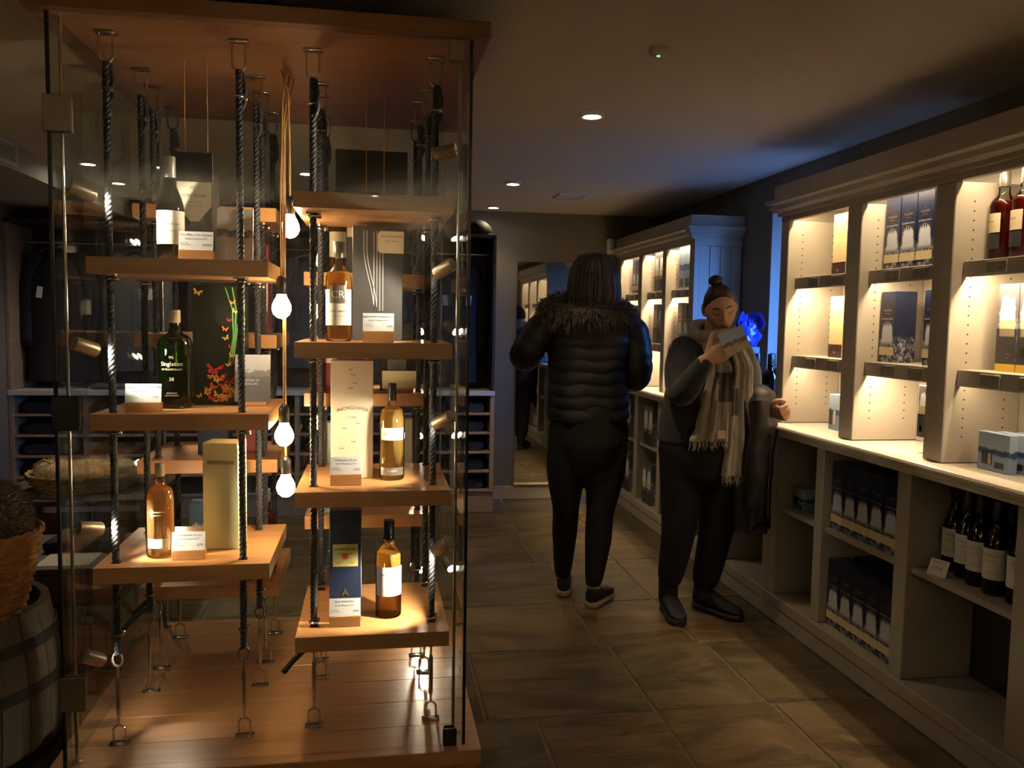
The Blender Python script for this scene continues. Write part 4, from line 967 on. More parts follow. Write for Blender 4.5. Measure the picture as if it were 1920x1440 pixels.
# dark bottles in the base cabinet
for k, (x, y) in enumerate(((2.01, 2.566), (1.995, 2.482), (1.975, 2.400), (1.965, 2.312), (1.97, 2.215), (2.08, 2.52), (2.08, 2.43))):
    if k < 5: d = 'dark bottle with tall cream label in the base cabinet, %s from the cartons' % ORD[k]
    else: d = 'dark bottle standing behind the front row in the base cabinet, %s from the cartons' % ORD[k-5]
    b = bottle(d, (x, y, 0.535), 0.30, 0.0385, 'slope', 0.55, m_dkglass, m_darkliq, m_cap, 0.80, [('label', m_label, -62, 62, 0.17, 0.50, 0)],
               [('CAOL ILA', 0.0085, m_ink, 0.43), ('SINGLE MALT', 0.0045, m_ink, 0.37), ('AGED 12 YEARS', 0.0045, m_ink, 0.25)], -PI/2+0.55, 'dark bottles in the base cabinet')
t = thing('price_ticket', 'tilted white price ticket leaning in front of the dark bottles', 'price ticket', (1.895, 2.50, 0.5356), FACE_AISLE+0.35)
MB().box(-0.034, -0.0005, 0, 0.034, 0.0005, 0.058).build('card', m_white, t, None, (0, 0, 0.0005), (-0.45, 0.35*0, 0))
MB().box(-0.028, 0.0, 0, 0.028, 0.030, 0.003).build('foot', m_white, t, None, (0, 0, 0))
link('lettering', text_mesh('CAOL ILA', 0.010, m_inkblue), t, (0, 0.0165, 0.045), (-0.45, 0, 0)); link('lettering', text_mesh('£ 45.00', 0.012, m_inkblue), t, (0, 0.008, 0.026), (-0.45, 0, 0))
# things half hidden behind the shopper in the first base bay
mini_pack('small white-topped pack on the shelf behind the draped coat', 1.96, 3.50, 0.535, w=0.10, h=0.10, d=0.06)
carton('whisky_carton', 'brown carton on the base shelf behind the draped coat', (2.03, 3.33, 0.1225), 0.13, 0.12, 0.24, M('brown_carton', (0.22, 0.12, 0.05), 0.5), [('stripe_print', m_gold, -0.4, 0.4, 0.6, 0.66)], (), FACE_AISLE)
carton('gift_pack', 'small blue and white pack low in the window base cabinet', (1.93, 4.32, 0.1225), 0.08, 0.06, 0.14, m_iceland, [('window_print', m_lowdark, -0.35, 0.1, 0.2, 0.6)], (), FACE_AISLE, 'small blue gift packs')
# far cabinet
def slim(label, x, y, z, kind, h=0.27):
    if kind == 0: return storm(label, x, y, z, group='cartons in the far cabinet', h=h)
    if kind == 1: return carton('whisky_carton', label, (x, y, z), 0.088, 0.088, h, m_greyfoam, [('dark_print', m_lowdark, -0.5, 0.5, 0.0, 0.40), ('cream_square', m_band, -0.38, 0.38, 0.30, 0.50)], (), FACE_AISLE, 'cartons in the far cabinet')
    return carton('whisky_carton', label, (x, y, z), 0.088, 0.088, h, m_iceland, [('window_print', m_lowdark, -0.35, 0.35, 0.05, 0.25)], (), FACE_AISLE, 'cartons in the far cabinet')
bayname = ['the boarded end', 'the middle bay', 'the mirror']
for bi, (a, b2) in enumerate(far_bays):
    for (z, zn) in ((S1, 'top'), (S2, 'middle')):
        for k in range(2):
            kd = (2, 1, 0)[bi] if z == S1 else (0, 1, 1)[bi]
            slim('%s carton on the %s far shelf by %s, %s' % (('navy', 'grey and cream', 'pale blue')[kd], zn, bayname[bi], ('nearer one', 'farther one')[k]), 1.972, a+0.195+k*0.095, z, kd)
bottle('dark bottle with gold label standing on the far worktop behind the shopper', (1.93, 4.86, WT), 0.29, 0.038, 'std', 0.6, m_dkglass, m_darkliq, m_cap, 0.83, [('label', m_gold, -60, 60, 0.2, 0.5, 0)], [], FACE_AISLE)
for bi, (a, b2) in enumerate(((4.775, 5.18), (5.25, 5.67), (5.75, 6.18))):
    for (z, zn) in ((0.535, 'upper'), (0.1225, 'lower')):
        for k in range(2):
            if bi == 0 and z < 0.3: continue
            slim('%s carton, %s far base shelf by %s, %s in its bay' % (('navy', 'grey and cream')[bi == 1], zn, bayname[bi], ORD[k]), 1.925, a+0.195+k*0.098, z, (0, 1, 1)[bi], 0.28)
# on the window counter
for k, (x, y) in enumerate(((1.985, 3.93), (1.955, 4.02), (2.06, 4.06))):
    bottle('dark bottle on the window counter, %s' % ('nearest the lit cabinet', 'in the middle', 'farthest of the three')[k], (x, y, WT), 0.305, 0.037, 'std', 0.6, m_dkglass, m_darkliq, m_cap, 0.83, [('label', m_labeldark, -60, 60, 0.2, 0.5, 0)], [], FACE_AISLE, 'dark bottles on the window counter')
carton('whisky_carton', 'teal carton under the crumpled blue bag at the window', (1.95, 4.17, WT), 0.12, 0.12, 0.335, M('teal_carton', (0.04, 0.13, 0.19), 0.4), (), (), FACE_AISLE)
t = thing('plastic_bag', 'crumpled bright blue plastic bag on the teal carton by the window', 'bag', (1.955, 4.16, WT+0.3362))
m_blue = M('bright_blue_plastic', (0.015, 0.028, 0.28), 0.3, var=0.15)
rings = []
rb = random.Random(11)
for i in range(12):
    q = i/11; R = 0.075*math.sin(PI*min(1, 0.18+q*0.9))**0.6*(1-0.45*q)+0.004; ring = []
    for k in range(20):
        a = 2*PI*k/20; rr = R*(1+0.22*math.sin(3*a+q*5)+0.12*math.sin(7*a-q*9)+rb.uniform(-0.08, 0.08))
        ring.append((rr*math.cos(a), rr*math.sin(a)*0.8, 0.17*q))
    rings.append(ring)
MB().loft(rings).build('bag_body', m_blue, t, 35, (0, 0, 0))
for s in (-1, 1):
    MB().tube([(0.01*s, 0, 0.13), (0.035*s, -0.01, 0.165), (0.055*s, -0.03, 0.155), (0.070*s, -0.035, 0.12), (0.06*s, -0.04, 0.09)], [0.016, 0.026, 0.030, 0.028, 0.014], 8, flat=0.4).build('tied_handle', m_blue, t, 50, (0, 0, 0))
# ================================================================== clothing wall at the back
UY, UX0, UX1 = 5.86, XL+0.002, 0.853
unit = thing('clothing_unit', 'wide oak-edged clothing unit with cubbies below a hanging space', 'shelving', ((UX0+UX1)/2, (UY+YB)/2, 0))
NC = 7; cw = (UX1-UX0-0.03)/NC
MB().box(UX0, UY+0.02, 0.0, UX1, YB-0.004, 0.150).build('plinth', m_paleoak, unit)
MB().box(UX0, YB-0.022, 0.15, UX1, YB-0.004, 2.0).build('back_panel', m_darkwood, unit)
for k in range(NC+1):
    x = UX0 + k*cw
    MB().box(x, UY, 0.1505, x+0.03, YB-0.023, 0.845, 0.002).build('upright', m_paleoak, unit)
ROWZ = [0.1505 + 0.139*i for i in range(5)]
for k in range(NC):
    for i in range(5):
        MB().box(UX0+k*cw+0.0305, UY+0.004, ROWZ[i], UX0+(k+1)*cw-0.0005, YB-0.023, ROWZ[i]+0.014, 0.001).build('shelf', m_paleoak, unit)
m_ctop = M('white_counter', (0.62, 0.58, 0.52), 0.4, var=0.03)
MB().box(UX0, UY-0.012, 0.846, UX1+0.002, YB-0.023, 0.880, 0.003).build('counter', m_ctop, unit)
MB().box(UX0, UY, 1.965, UX1, YB-0.023, 1.992, 0.002).build('top_board', m_darkwood, unit)
for x in (UX1-0.022, -0.72, UX0):
    MB().box(x, UY, 0.881, x+0.022, YB-0.023, 1.964, 0.002).build('side_panel', m_darkwood if x > 0 else m_paleoak, unit)
MB().tube([(UX0+0.022, 6.07, 1.86), (-0.72, 6.07, 1.86)], 0.012, 10).build('rail', m_chrome, unit, 60)
MB().tube([(-0.698, 6.07, 1.86), (UX1-0.022, 6.07, 1.86)], 0.012, 10).build('rail', m_chrome, unit, 60)
# folded garments in clear sleeves
def plastic():
    m, nt, b, out = _nt('dark_cloth_in_plastic')
    vec = _coord(nt); n = _noise(nt, vec, 26, 5, 0.7, 1.5)
    nt.links.new(_ramp(nt, _noise(nt, vec, 5), [(0.3, (0.010, 0.011, 0.014)), (0.7, (0.022, 0.023, 0.028))]), b.inputs['Base Color'])
    b.inputs['Roughness'].default_value = 0.14; _bump(nt, n, 0.8, 0.012, b); return m
m_plastic = plastic()
def folded_mesh(seed):
    rg = random.Random(seed); mb = MB(); rings = []
    W2, D2, H = (cw-0.03)/2-0.030, 0.155, 0.085
    for i in range(9):
        q = -1 + 2*i/8; ring = []
        for k in range(20):
            a = 2*PI*k/20; c, s = math.cos(a), math.sin(a)
            x = W2*abs(c)**0.35*(1 if c > 0 else -1)*(1-0.04*abs(q)**6); z = H/2 + H/2*abs(s)**0.5*(1 if s > 0 else -1)
            if s > 0: z += rg.uniform(-0.006, 0.004) - 0.012*abs(q)**3
            ring.append((x*(1+rg.uniform(-0.015, 0.005)), D2*q*(1+rg.uniform(-0.01, 0.0)), max(0.0005, z)))
        rings.append(ring)
    mb.loft(rings); return mb.mesh('folded_garment', m_plastic, 60)
FM = [folded_mesh(s) for s in range(4)]
rowname = ['lowest', 'second', 'middle', 'fourth', 'top']
for k in range(NC):
    for i in range(5):
        o = link('folded_garment', FM[(k*3+i*2) % 4], None, (UX0+k*cw+0.03+(cw-0.03)/2, UY+0.20, ROWZ[i]+0.0145))
        tag(o, 'folded dark garment in plastic in the %s cubby row, column %s from the mirror' % (rowname[i], ORD[NC-1-k]), 'clothing', 'folded garments in the cubbies')
# hanging jackets
def jacket_mesh(mat, seed, L=0.80):
    rg = random.Random(seed); mb = MB(); rings = []
    for i in range(16):
        q = i/15; z = -0.05 - q*L; ring = []
        wx = 0.05 + 0.15*min(1, q/0.10)**0.6 + 0.02*q; wy = 0.035 + 0.055*min(1, q/0.2)
        for k in range(28):
            a = 2*PI*k/28; fold = 1 + 0.07*math.sin(5*a+seed)*q + 0.05*math.sin(9*a+2*seed)*q
            ring.append((wx*math.cos(a)*fold, wy*math.sin(a)*fold, z))
        rings.append(ring)
    mb.loft(rings)
    body = mb.mesh('jacket_body', mat, 60)
    sl = []
    for s in (-1, 1):
        m2 = MB(); m2.limb([(s*0.14, 0, -0.10), (s*0.185, -0.01, -0.28), (s*0.192, -0.02, -0.48), (s*0.188, -0.03, -0.64)], [0.062, 0.058, 0.050, 0.046]); sl.append(m2.mesh('sleeve', mat, 60))
    return body, sl
m_jk = [M('black_cloth', (0.010, 0.010, 0.012), 0.75, bump=0.3), M('dark_brown_cloth', (0.028, 0.020, 0.016), 0.8, bump=0.3), M('slate_grey_cloth', (0.10, 0.105, 0.115), 0.8, bump=0.3), M('charcoal_cloth', (0.045, 0.047, 0.052), 0.8, bump=0.3)]
hang = MB(); hang.tube([(-0.16, 0, -0.085), (-0.08, 0, -0.045), (0, 0, -0.03), (0.08, 0, -0.045), (0.16, 0, -0.085)], 0.006, 6); hang.tube([(0, 0, -0.03), (0, 0, 0.005), (0.012, 0, 0.022), (0, 0, 0.032), (-0.012, 0, 0.02)], 0.002, 5)
HG = hang.mesh('hanger', m_chrome, 60); TG = MB().box(-0.018, -0.0008, -0.075, 0.018, 0.0008, 0).mesh('price_tag', m_white)
jk = [(-2.10, 0, 'long black jacket hanging at the end by the pale duct'), (-1.58, 2, 'slate grey jacket with a white tag hanging behind the case'), (-1.03, 3, 'charcoal jacket hanging behind the big green bottle'),
      (-0.43, 2, 'slate grey jacket hanging behind the pendant bulbs'), (0.07, 3, 'charcoal jacket hanging behind the cream carton'), (0.575, 0, 'long black jacket at the end of the unit beside the mirror wall')]
for k, (x, mi, d) in enumerate(jk):
    t = thing('hanging_jacket', d, 'jacket', (x, 6.07, 1.86), 0, 'jackets on the hanging rail')
    bm, sl = jacket_mesh(m_jk[mi], k, 0.86 if k in (0, 5) else 0.76 + 0.03*(k % 3))
    link('jacket_body', bm, t, (0, 0, -0.02)); link('hanger', HG, t, (0, 0, 0.0))
    for s in sl: link('sleeve', s, t, (0, 0, -0.02))
    link('price_tag', TG, t, (0.10 if k % 2 else -0.08, -0.115, -0.30), (0, 0.15, 0))
# folded knitwear on the counter between jackets
for k, (x, d) in enumerate(((-1.75, 'by the duct'), (-1.15, 'behind the green bottle'), (0.25, 'behind the pale amber bottle'))):
    tag(link('folded_scarf', MB().box(-0.12, -0.08, 0, 0.12, 0.08, 0.035, 0.012).mesh('folded_scarf', m_jk[2], 60), None, (x, 5.98, 0.881)), 'folded grey knitwear on the counter ' + d, 'clothing', 'folded knitwear')
# cap on top of the unit
t = thing('flat_cap', 'dark tweed cap on top of the clothing unit beside the mirror wall', 'cap', (0.74, 6.02, 1.9922))
rings = []
for i in range(9):
    q = i/8; R = 0.125*math.sqrt(max(0.001, 1-(q*0.97)**2)); rings.append([(R*math.cos(2*PI*k/24)*0.85, R*math.sin(2*PI*k/24), 0.105*q) for k in range(24)])
MB().loft(rings).build('crown', m_jk[0], t, 60, (0, 0, 0.004))
MB().lathe([(0.0005, 0), (0.10, 0), (0.105, 0.004), (0.0005, 0.008)], 24, (0.0, -0.07, 0), sx=0.85).build('peak', m_jk[0], t, 60, (0, 0, 0))

# ================================================================== barrel, baskets and crates left of the case
m_stave = wood('weathered_stave', (0.075, 0.058, 0.040), (0.14, 0.11, 0.078), 0.7, (14, 14, 1.5), 3)
m_hoop = M('iron_hoop', (0.05, 0.045, 0.04), 0.55, 0.6, var=0.3)
BX, BY = -1.245, 2.62
bar = thing('half_barrel', 'weathered wooden half barrel tub beside the glass case', 'barrel', (BX, BY, 0))
NS = 22
def bulge(z): return 0.270 + 0.036*math.sin(PI*min(1, 0.12+z/0.60))
stv = MB(); a0, a1 = -PI/NS*0.965, PI/NS*0.965
zz = [0.0, 0.09, 0.18, 0.27, 0.36, 0.45, 0.52]
rings = []
for z in zz:
    R = bulge(z); rings.append([(R*math.cos(a0), R*math.sin(a0), z), (R*1.006, 0, z), (R*math.cos(a1), R*math.sin(a1), z), ((R-0.022)*math.cos(a1), (R-0.022)*math.sin(a1), z), ((R-0.022)*math.cos(a0), (R-0.022)*math.sin(a0), z)])
stv.loft(rings); SM = stv.mesh('stave', m_stave)
for k in range(NS): link('stave', SM, bar, (0, 0, 0), (0, 0, 2*PI*k/NS))
for z in (0.10, 0.30, 0.43):
    MB().lathe([(bulge(z-0.016)+0.003, z-0.016), (bulge(z-0.016)+0.006, z-0.016), (bulge(z+0.016)+0.006, z+0.016), (bulge(z+0.016)+0.003, z+0.016)], 44, caps=False).build('hoop', m_hoop, bar, 40, (0, 0, 0))
MB().lathe([(0.0005, 0.455), (0.245, 0.455), (0.245, 0.475), (0.0005, 0.475)], 32).build('head_board', m_stave, bar, None, (0, 0, 0))
m_wicker = M('wicker', (0.34, 0.17, 0.06), 0.5, var=0.35, scale=40)
m_wickpale = M('pale_wicker', (0.36, 0.25, 0.12), 0.55, var=0.3, scale=40)
def basket(name, label, loc, r0, r1, h, mat, rowsn, ns=15):
    t = thing(name, label, 'basket', loc)
    wv = MB()
    for i in range(rowsn):
        z = 0.006 + (h-0.012)*i/(rowsn-1); R = r0 + (r1-r0)*(i/(rowsn-1))**0.8
        wv.tube([((R+0.0055*math.sin(ns*a+PI*i))*math.cos(a), (R+0.0055*math.sin(ns*a+PI*i))*math.sin(a), z) for a in [2*PI*k/(ns*5) for k in range(ns*5)]], h/rowsn*0.56, 5, closed=True)
    wv.build('weave', mat, t, 60, (0, 0, 0))
    for k in range(2*ns):
        a = PI*k/ns + 0.05
        MB().tube([(r0*math.cos(a), r0*math.sin(a), 0.002), ((r0+r1)/2*1.01*math.cos(a), (r0+r1)/2*1.01*math.sin(a), h*0.45), (r1*math.cos(a), r1*math.sin(a), h)], 0.0034, 5).build('stake', mat, t, 60, (0, 0, 0))
    MB().lathe([(0.0005, 0.001), (r0, 0.001), (r0, 0.008), (0.0005, 0.008)], 24).build('base', mat, t, 40, (0, 0, 0))
    for q in range(3):
        MB().tube([((r1+0.006*math.cos(9*a+q*2*PI/3))*math.cos(a), (r1+0.006*math.cos(9*a+q*2*PI/3))*math.sin(a), h+0.006*math.sin(9*a+q*2*PI/3)) for a in [2*PI*k/72 for k in range(72)]], 0.0058, 5, closed=True).build('rim_cane', mat, t, 60, (0, 0, 0))
    return t
basket('wicker_basket', 'brown wicker basket standing in the barrel tub', (-1.145, 2.55, 0.4756), 0.118, 0.185, 0.275, m_wicker, 22)
def furry(name, label, cat, loc, rx, ry, rz, mat, n, ln, seed):
    t = thing(name, label, cat, loc); rg = random.Random(seed); mb = MB(); rings = []
    for i in range(15):
        p = -PI/2 + PI*i/14; rings.append([(max(0.02, math.cos(p))*rx*math.cos(2*PI*k/24)*(1+0.05*math.sin(5*k+i)), max(0.02, math.cos(p))*ry*math.sin(2*PI*k/24)*(1+0.05*math.cos(3*k-i)), rz+rz*math.sin(p)) for k in range(24)])
    mb.loft(rings).build('body', mat, t, 60, (0, 0, 0))
    fu = MB()
    for _ in range(n):
        a = rg.uniform(0, 2*PI); s = rg.uniform(-0.35, 1); c = math.sqrt(1-s*s)
        nrm = Vector((c*math.cos(a), c*math.sin(a), s)); p = Vector((nrm.x*rx, nrm.y*ry, rz+rz*nrm.z))
        d = (nrm + Vector((rg.uniform(-.6, .6), rg.uniform(-.6, .6), rg.uniform(-.7, .3)))).normalized()
        e = p + d*ln*rg.uniform(0.5, 1.1); sd = d.cross(Vector((rg.uniform(-1, 1), rg.uniform(-1, 1), rg.uniform(-1, 1)))).normalized()*0.0016
        fu.add([p-sd, p+sd, e], [(0, 1, 2)])
    fu.build('fur', mat, t, None, (0, 0, 0))['kind'] = 'stuff'
    return t
m_fur = M('brown_fur', (0.13, 0.085, 0.045), 0.7, var=0.4, scale=30, sheen=0.4)
m_fleece = M('cream_fleece', (0.66, 0.57, 0.42), 0.8, var=0.15, scale=20, sheen=0.3)
furry('fur_hat', 'brown fur hat sitting in the wicker basket', 'hat', (-1.105, 2.55, 0.665), 0.118, 0.115, 0.118, m_fur, 4500, 0.030, 5)
m_navycloth = M('navy_cloth', (0.015, 0.018, 0.045), 0.8)
tag(MB().box(-1.305, 2.46, 0.4756, -1.265, 2.60, 0.70, 0.01).build('rolled_cloth', m_jk[0], None, 60), 'dark rolled cloth tucked beside the wicker basket in the barrel tub', 'cloth')
# low dark stand with the fleece basket
st = thing('display_stand', 'low dark wooden two-tier stand behind the barrel', 'stand', (-1.36, 4.2, 0))
for (x, y) in ((-1.70, 3.90), (-1.04, 3.90), (-1.70, 4.48), (-1.04, 4.48)): MB().box(x, y, 0, x+0.04, y+0.04, 0.53, 0.003).build('leg', m_darkwood, st)
for k in range(4): MB().box(-1.71+k*0.1785, 3.89, 0.5305, -1.71+(k+1)*0.1785-0.002, 4.53, 0.556, 0.002).build('plank', m_darkwood, st)
for k in range(4): MB().box(-1.659+k*0.1538, 3.945, 0.20, -1.659+(k+1)*0.1538-0.002, 4.475, 0.222, 0.002).build('plank', m_darkwood, st)
MB().box(-1.66, 3.895, 0.40, -1.04, 3.915, 0.50, 0.002).build('apron', m_darkwood, st)
fb = basket('wicker_basket', 'wide shallow pale basket of fleeces behind the case', (-1.36, 4.2, 0.5566), 0.20, 0.245, 0.075, m_wickpale, 7, 17)
for k, (dx, dy, rx, ry, rz) in enumerate(((-0.13, 0.02, 0.09, 0.10, 0.060), (0.02, -0.05, 0.10, 0.09, 0.050), (0.13, 0.03, 0.085, 0.10, 0.062), (0.0, 0.10, 0.12, 0.08, 0.055))):
    furry('fleece', 'cream fleece in the shallow basket, %s' % ('bright one by the dark glass edge', 'front middle one', 'one under the shelf end', 'one at the back')[k], 'fleece', (-1.36+dx, 4.2+dy, 0.566), rx, ry, rz, m_fleece, 1500, 0.022, 20+k)
MB_h = MB(); MB_h.tube([(-1.585, 4.2, 0.62), (-1.575, 4.18, 0.67), (-1.53, 4.17, 0.695), (-1.49, 4.17, 0.67), (-1.475, 4.18, 0.63)], 0.007, 6)
MB_h.build('handle', m_wickpale, fb, 60)
tag(MB().box(-1.52, 3.96, 0.2226, -1.22, 4.30, 0.31, 0.012).build('folded_blanket', m_navycloth, None, 60), 'folded navy blanket on the lower tier of the dark stand', 'blanket')
# leather trunk between barrel and stand
cr = thing('storage_crate', 'dark brown slatted crate behind the barrel with a white leaflet on top', 'crate', (-1.18, 3.30, 0))
for k in range(4):
    z = 0.02 + k*0.115
    for (a, b2, c2, d2) in ((-1.48, 3.06, -0.90, 3.08), (-1.48, 3.54, -0.90, 3.56), (-1.48, 3.08, -1.46, 3.54), (-0.92, 3.08, -0.90, 3.54)): MB().box(a, b2, z, c2, d2, z+0.10, 0.002).build('slat', m_darkwood, cr)
for (x, y) in ((-1.46, 3.08), (-0.945, 3.08), (-1.46, 3.515), (-0.945, 3.515)): MB().box(x, y, 0, x+0.025, y+0.025, 0.47, 0.002).build('corner_post', m_darkwood, cr)
MB().box(-1.459, 3.081, 0.03, -0.921, 3.539, 0.05).build('floor_board', m_darkwood, cr)
MB().box(-1.48, 3.06, 0.4705, -0.90, 3.56, 0.49, 0.002).build('lid_board', m_darkwood, cr)
tag(MB().box(-1.18, 3.10, 0.4906, -1.00, 3.26, 0.4925).build('leaflet', m_white, None), 'white leaflet lying on the dark slatted crate', 'leaflet')
tag(MB().box(-1.22, 3.28, 0.4906, -0.98, 3.50, 0.53, 0.01).build('folded_jumper', m_navycloth, None, 60), 'folded navy jumper on the dark slatted crate', 'clothing')
# ================================================================== people
m_skin = M('skin', (0.60, 0.345, 0.25), 0.5, var=0.05, scale=20)
m_lip = M('lips', (0.42, 0.13, 0.11), 0.4, var=0.05)
m_hair = M('dark_brown_hair', (0.030, 0.017, 0.011), 0.38, var=0.45, scale=5, stretch=(40, 40, 1.5), bump=0.5, bscale=4)
m_brow = M('brow_hair', (0.035, 0.02, 0.014), 0.7)
m_puff = M('black_quilted_nylon', (0.013, 0.013, 0.015), 0.42, var=0.2, scale=8, bump=0.35, bscale=22, bdist=0.006)
m_legging = M('black_legging', (0.006, 0.006, 0.007), 0.75)
m_cardigan = M('charcoal_knit', (0.028, 0.029, 0.031), 0.85, var=0.3, scale=120, bump=0.5, bscale=180, sheen=0.2)
m_trouser = M('black_trouser', (0.006, 0.006, 0.007), 0.85, bump=0.2)
m_shoe = M('black_shoe', (0.008, 0.008, 0.009), 0.7)
m_sole = M('cream_sole', (0.36, 0.27, 0.17), 0.6)
m_darksole = M('black_sole', (0.02, 0.02, 0.02), 0.6)
m_collarfur = M('brown_collar_fur', (0.050, 0.028, 0.018), 0.7, var=0.5, scale=25, sheen=0.3)
def ell(cx, cy, z, rx, ry, n=28, yaw=0.0, p=1.0):
    out = []
    for k in range(n):
        a = 2*PI*k/n; x = rx*math.copysign(abs(math.cos(a))**p, math.cos(a)); y = ry*math.copysign(abs(math.sin(a))**p, math.sin(a))
        out.append((cx + x*math.cos(yaw)-y*math.sin(yaw), cy + x*math.sin(yaw)+y*math.cos(yaw), z))
    return out
def interp(keys, z):
    for i in range(len(keys)-1):
        a, b = keys[i], keys[i+1]
        if a[0] <= z <= b[0]:
            t = (z-a[0])/(b[0]-a[0]); t = t*t*(3-2*t)
            return [p+(q-p)*t for p, q in zip(a[1:], b[1:])]
    return list(keys[-1][1:]) if z > keys[-1][0] else list(keys[0][1:])
def head_mesh_local(scale=1.0):
    """face towards -Y, centred between the ears; material 1 = lips"""
    NU, NV = 96, 72; mb = MB(); v = []
    g = lambda d, s: math.exp(-(d/s)**2)
    for j in range(NV+1):
        ph = -PI/2 + PI*j/NV
        for i in range(NU):
            th = 2*PI*i/NU
            x = 0.074*math.cos(ph)*math.sin(th); y = -0.094*math.cos(ph)*math.cos(th); z = 0.114*math.sin(ph)
            if z < 0:
                k = -z/0.114; x *= 1-0.30*k**1.6
                if y > 0: y *= 1-0.35*k
                else: y *= 1-0.06*k; z *= 1.06
            if y < 0:
                fr = min(1, -y/0.05); y *= 0.96; ax = abs(x); d = 0
                d += 0.013*g(x, 0.011)*g(z-0.002, 0.030) + 0.016*g(x, 0.0115)*g(z+0.024, 0.0125) + 0.006*g(ax-0.012, 0.007)*g(z+0.029, 0.007)
                d -= 0.0105*g(ax-0.031, 0.015)*g(z-0.010, 0.012); d += 0.0055*g(ax-0.031, 0.011)*g(z-0.009, 0.007)
                d += 0.004*g(ax-0.028, 0.020)*g(z-0.030, 0.009) + 0.005*g(ax-0.043, 0.017)*g(z+0.022, 0.018)
                d += 0.0050*g(x, 0.017)*g(z+0.0505, 0.0050) + 0.0058*g(x, 0.015)*g(z+0.0625, 0.0055) - 0.003*g(x, 0.020)*g(z+0.0565, 0.0022)
                d += 0.007*g(x, 0.018)*g(z+0.094, 0.014) - 0.003*g(x, 0.02)*g(z+0.076, 0.007)
                y -= d*fr
            v.append((x*scale, y*scale, z*scale))
    f = []; m = []
    for j in range(NV):
        for i in range(NU):
            q = (j*NU+i, j*NU+(i+1) % NU, (j+1)*NU+(i+1) % NU, (j+1)*NU+i); f.append(q)
            cx = sum(v[t][0] for t in q)/4/scale; cz = sum(v[t][2] for t in q)/4/scale; cy = sum(v[t][1] for t in q)/4
            w_ = 0.0235; hh = 0.0115*(1-(cx/w_)**2) if abs(cx) < w_ else 0
            m.append(1 if cy < 0 and abs(cz+0.0565) < hh else 0)
    mb.add(v, f); mb.m = m
    return mb, v
def surf_y(verts, x, z):
    return min((p for p in verts if p[1] < 0), key=lambda p: (p[0]-x)**2 + (p[2]-z)**2)[1]
def hand_mesh(M4, curl=(0.5, 0.5, 0.4), thumb=((0.35, 0.75, 0.15), (0.6, 0.6, 0.1)), spread=0.06, mirror=1, voxel=0.0034):
    """wrist at the origin, fingers along +X, back of the hand +Z, thumb towards +Y (times mirror)"""
    mb = MB()
    rings = [[(x, mirror*w_*math.copysign(abs(math.cos(2*PI*k/16))**0.7, math.cos(2*PI*k/16)), t_*math.sin(2*PI*k/16)) for k in range(16)] for x, w_, t_ in ((-0.03, 0.024, 0.019), (0.0, 0.026, 0.018), (0.025, 0.034, 0.017), (0.06, 0.040, 0.0145), (0.085, 0.038, 0.011))]
    mb.loft(rings)
    for k, (y, L, r) in enumerate(((0.029, 0.068, 0.0088), (0.0095, 0.076, 0.0090), (-0.010, 0.070, 0.0086), (-0.028, 0.054, 0.0076))):
        p = Vector((0.078, mirror*y, 0.001)); a = 0.0; pts = [p.copy()]; rad = [r*1.05]
        for s, (q, c) in enumerate(zip((0.44, 0.32, 0.24), curl)):
            a += c*(1+0.08*k); d = Vector((math.cos(a), mirror*spread*(1.5-k)*math.cos(a)*0.7, -math.sin(a))); p = p + d*L*q*1.0; pts.append(p.copy()); rad.append(r*(0.97, 0.90, 0.78)[s])
        mb.limb(pts, rad, 10)
    b = Vector((0.018, mirror*0.026, -0.004)); p = b + Vector((0.02, mirror*0.022, -0.004)); d1 = Vector((thumb[0][0], mirror*thumb[0][1], -thumb[0][2])).normalized(); d2 = Vector((thumb[1][0], mirror*thumb[1][1], -thumb[1][2])).normalized()
    mb.limb([b, p, p+d1*0.030, p+d1*0.030+d2*0.026], [0.014, 0.0125, 0.0102, 0.0082], 10)
    me = fuse(mb, 'hand_tmp', m_skin, voxel, 3); me.transform(M4); return me
def frame(o, X, Y):
    X = Vector(X).normalized(); Y = (Vector(Y) - X*X.dot(Vector(Y))).normalized(); Z = X.cross(Y)
    return Matrix(((X.x, Y.x, Z.x, o[0]), (X.y, Y.y, Z.y, o[1]), (X.z, Y.z, Z.z, o[2]), (0, 0, 0, 1)))
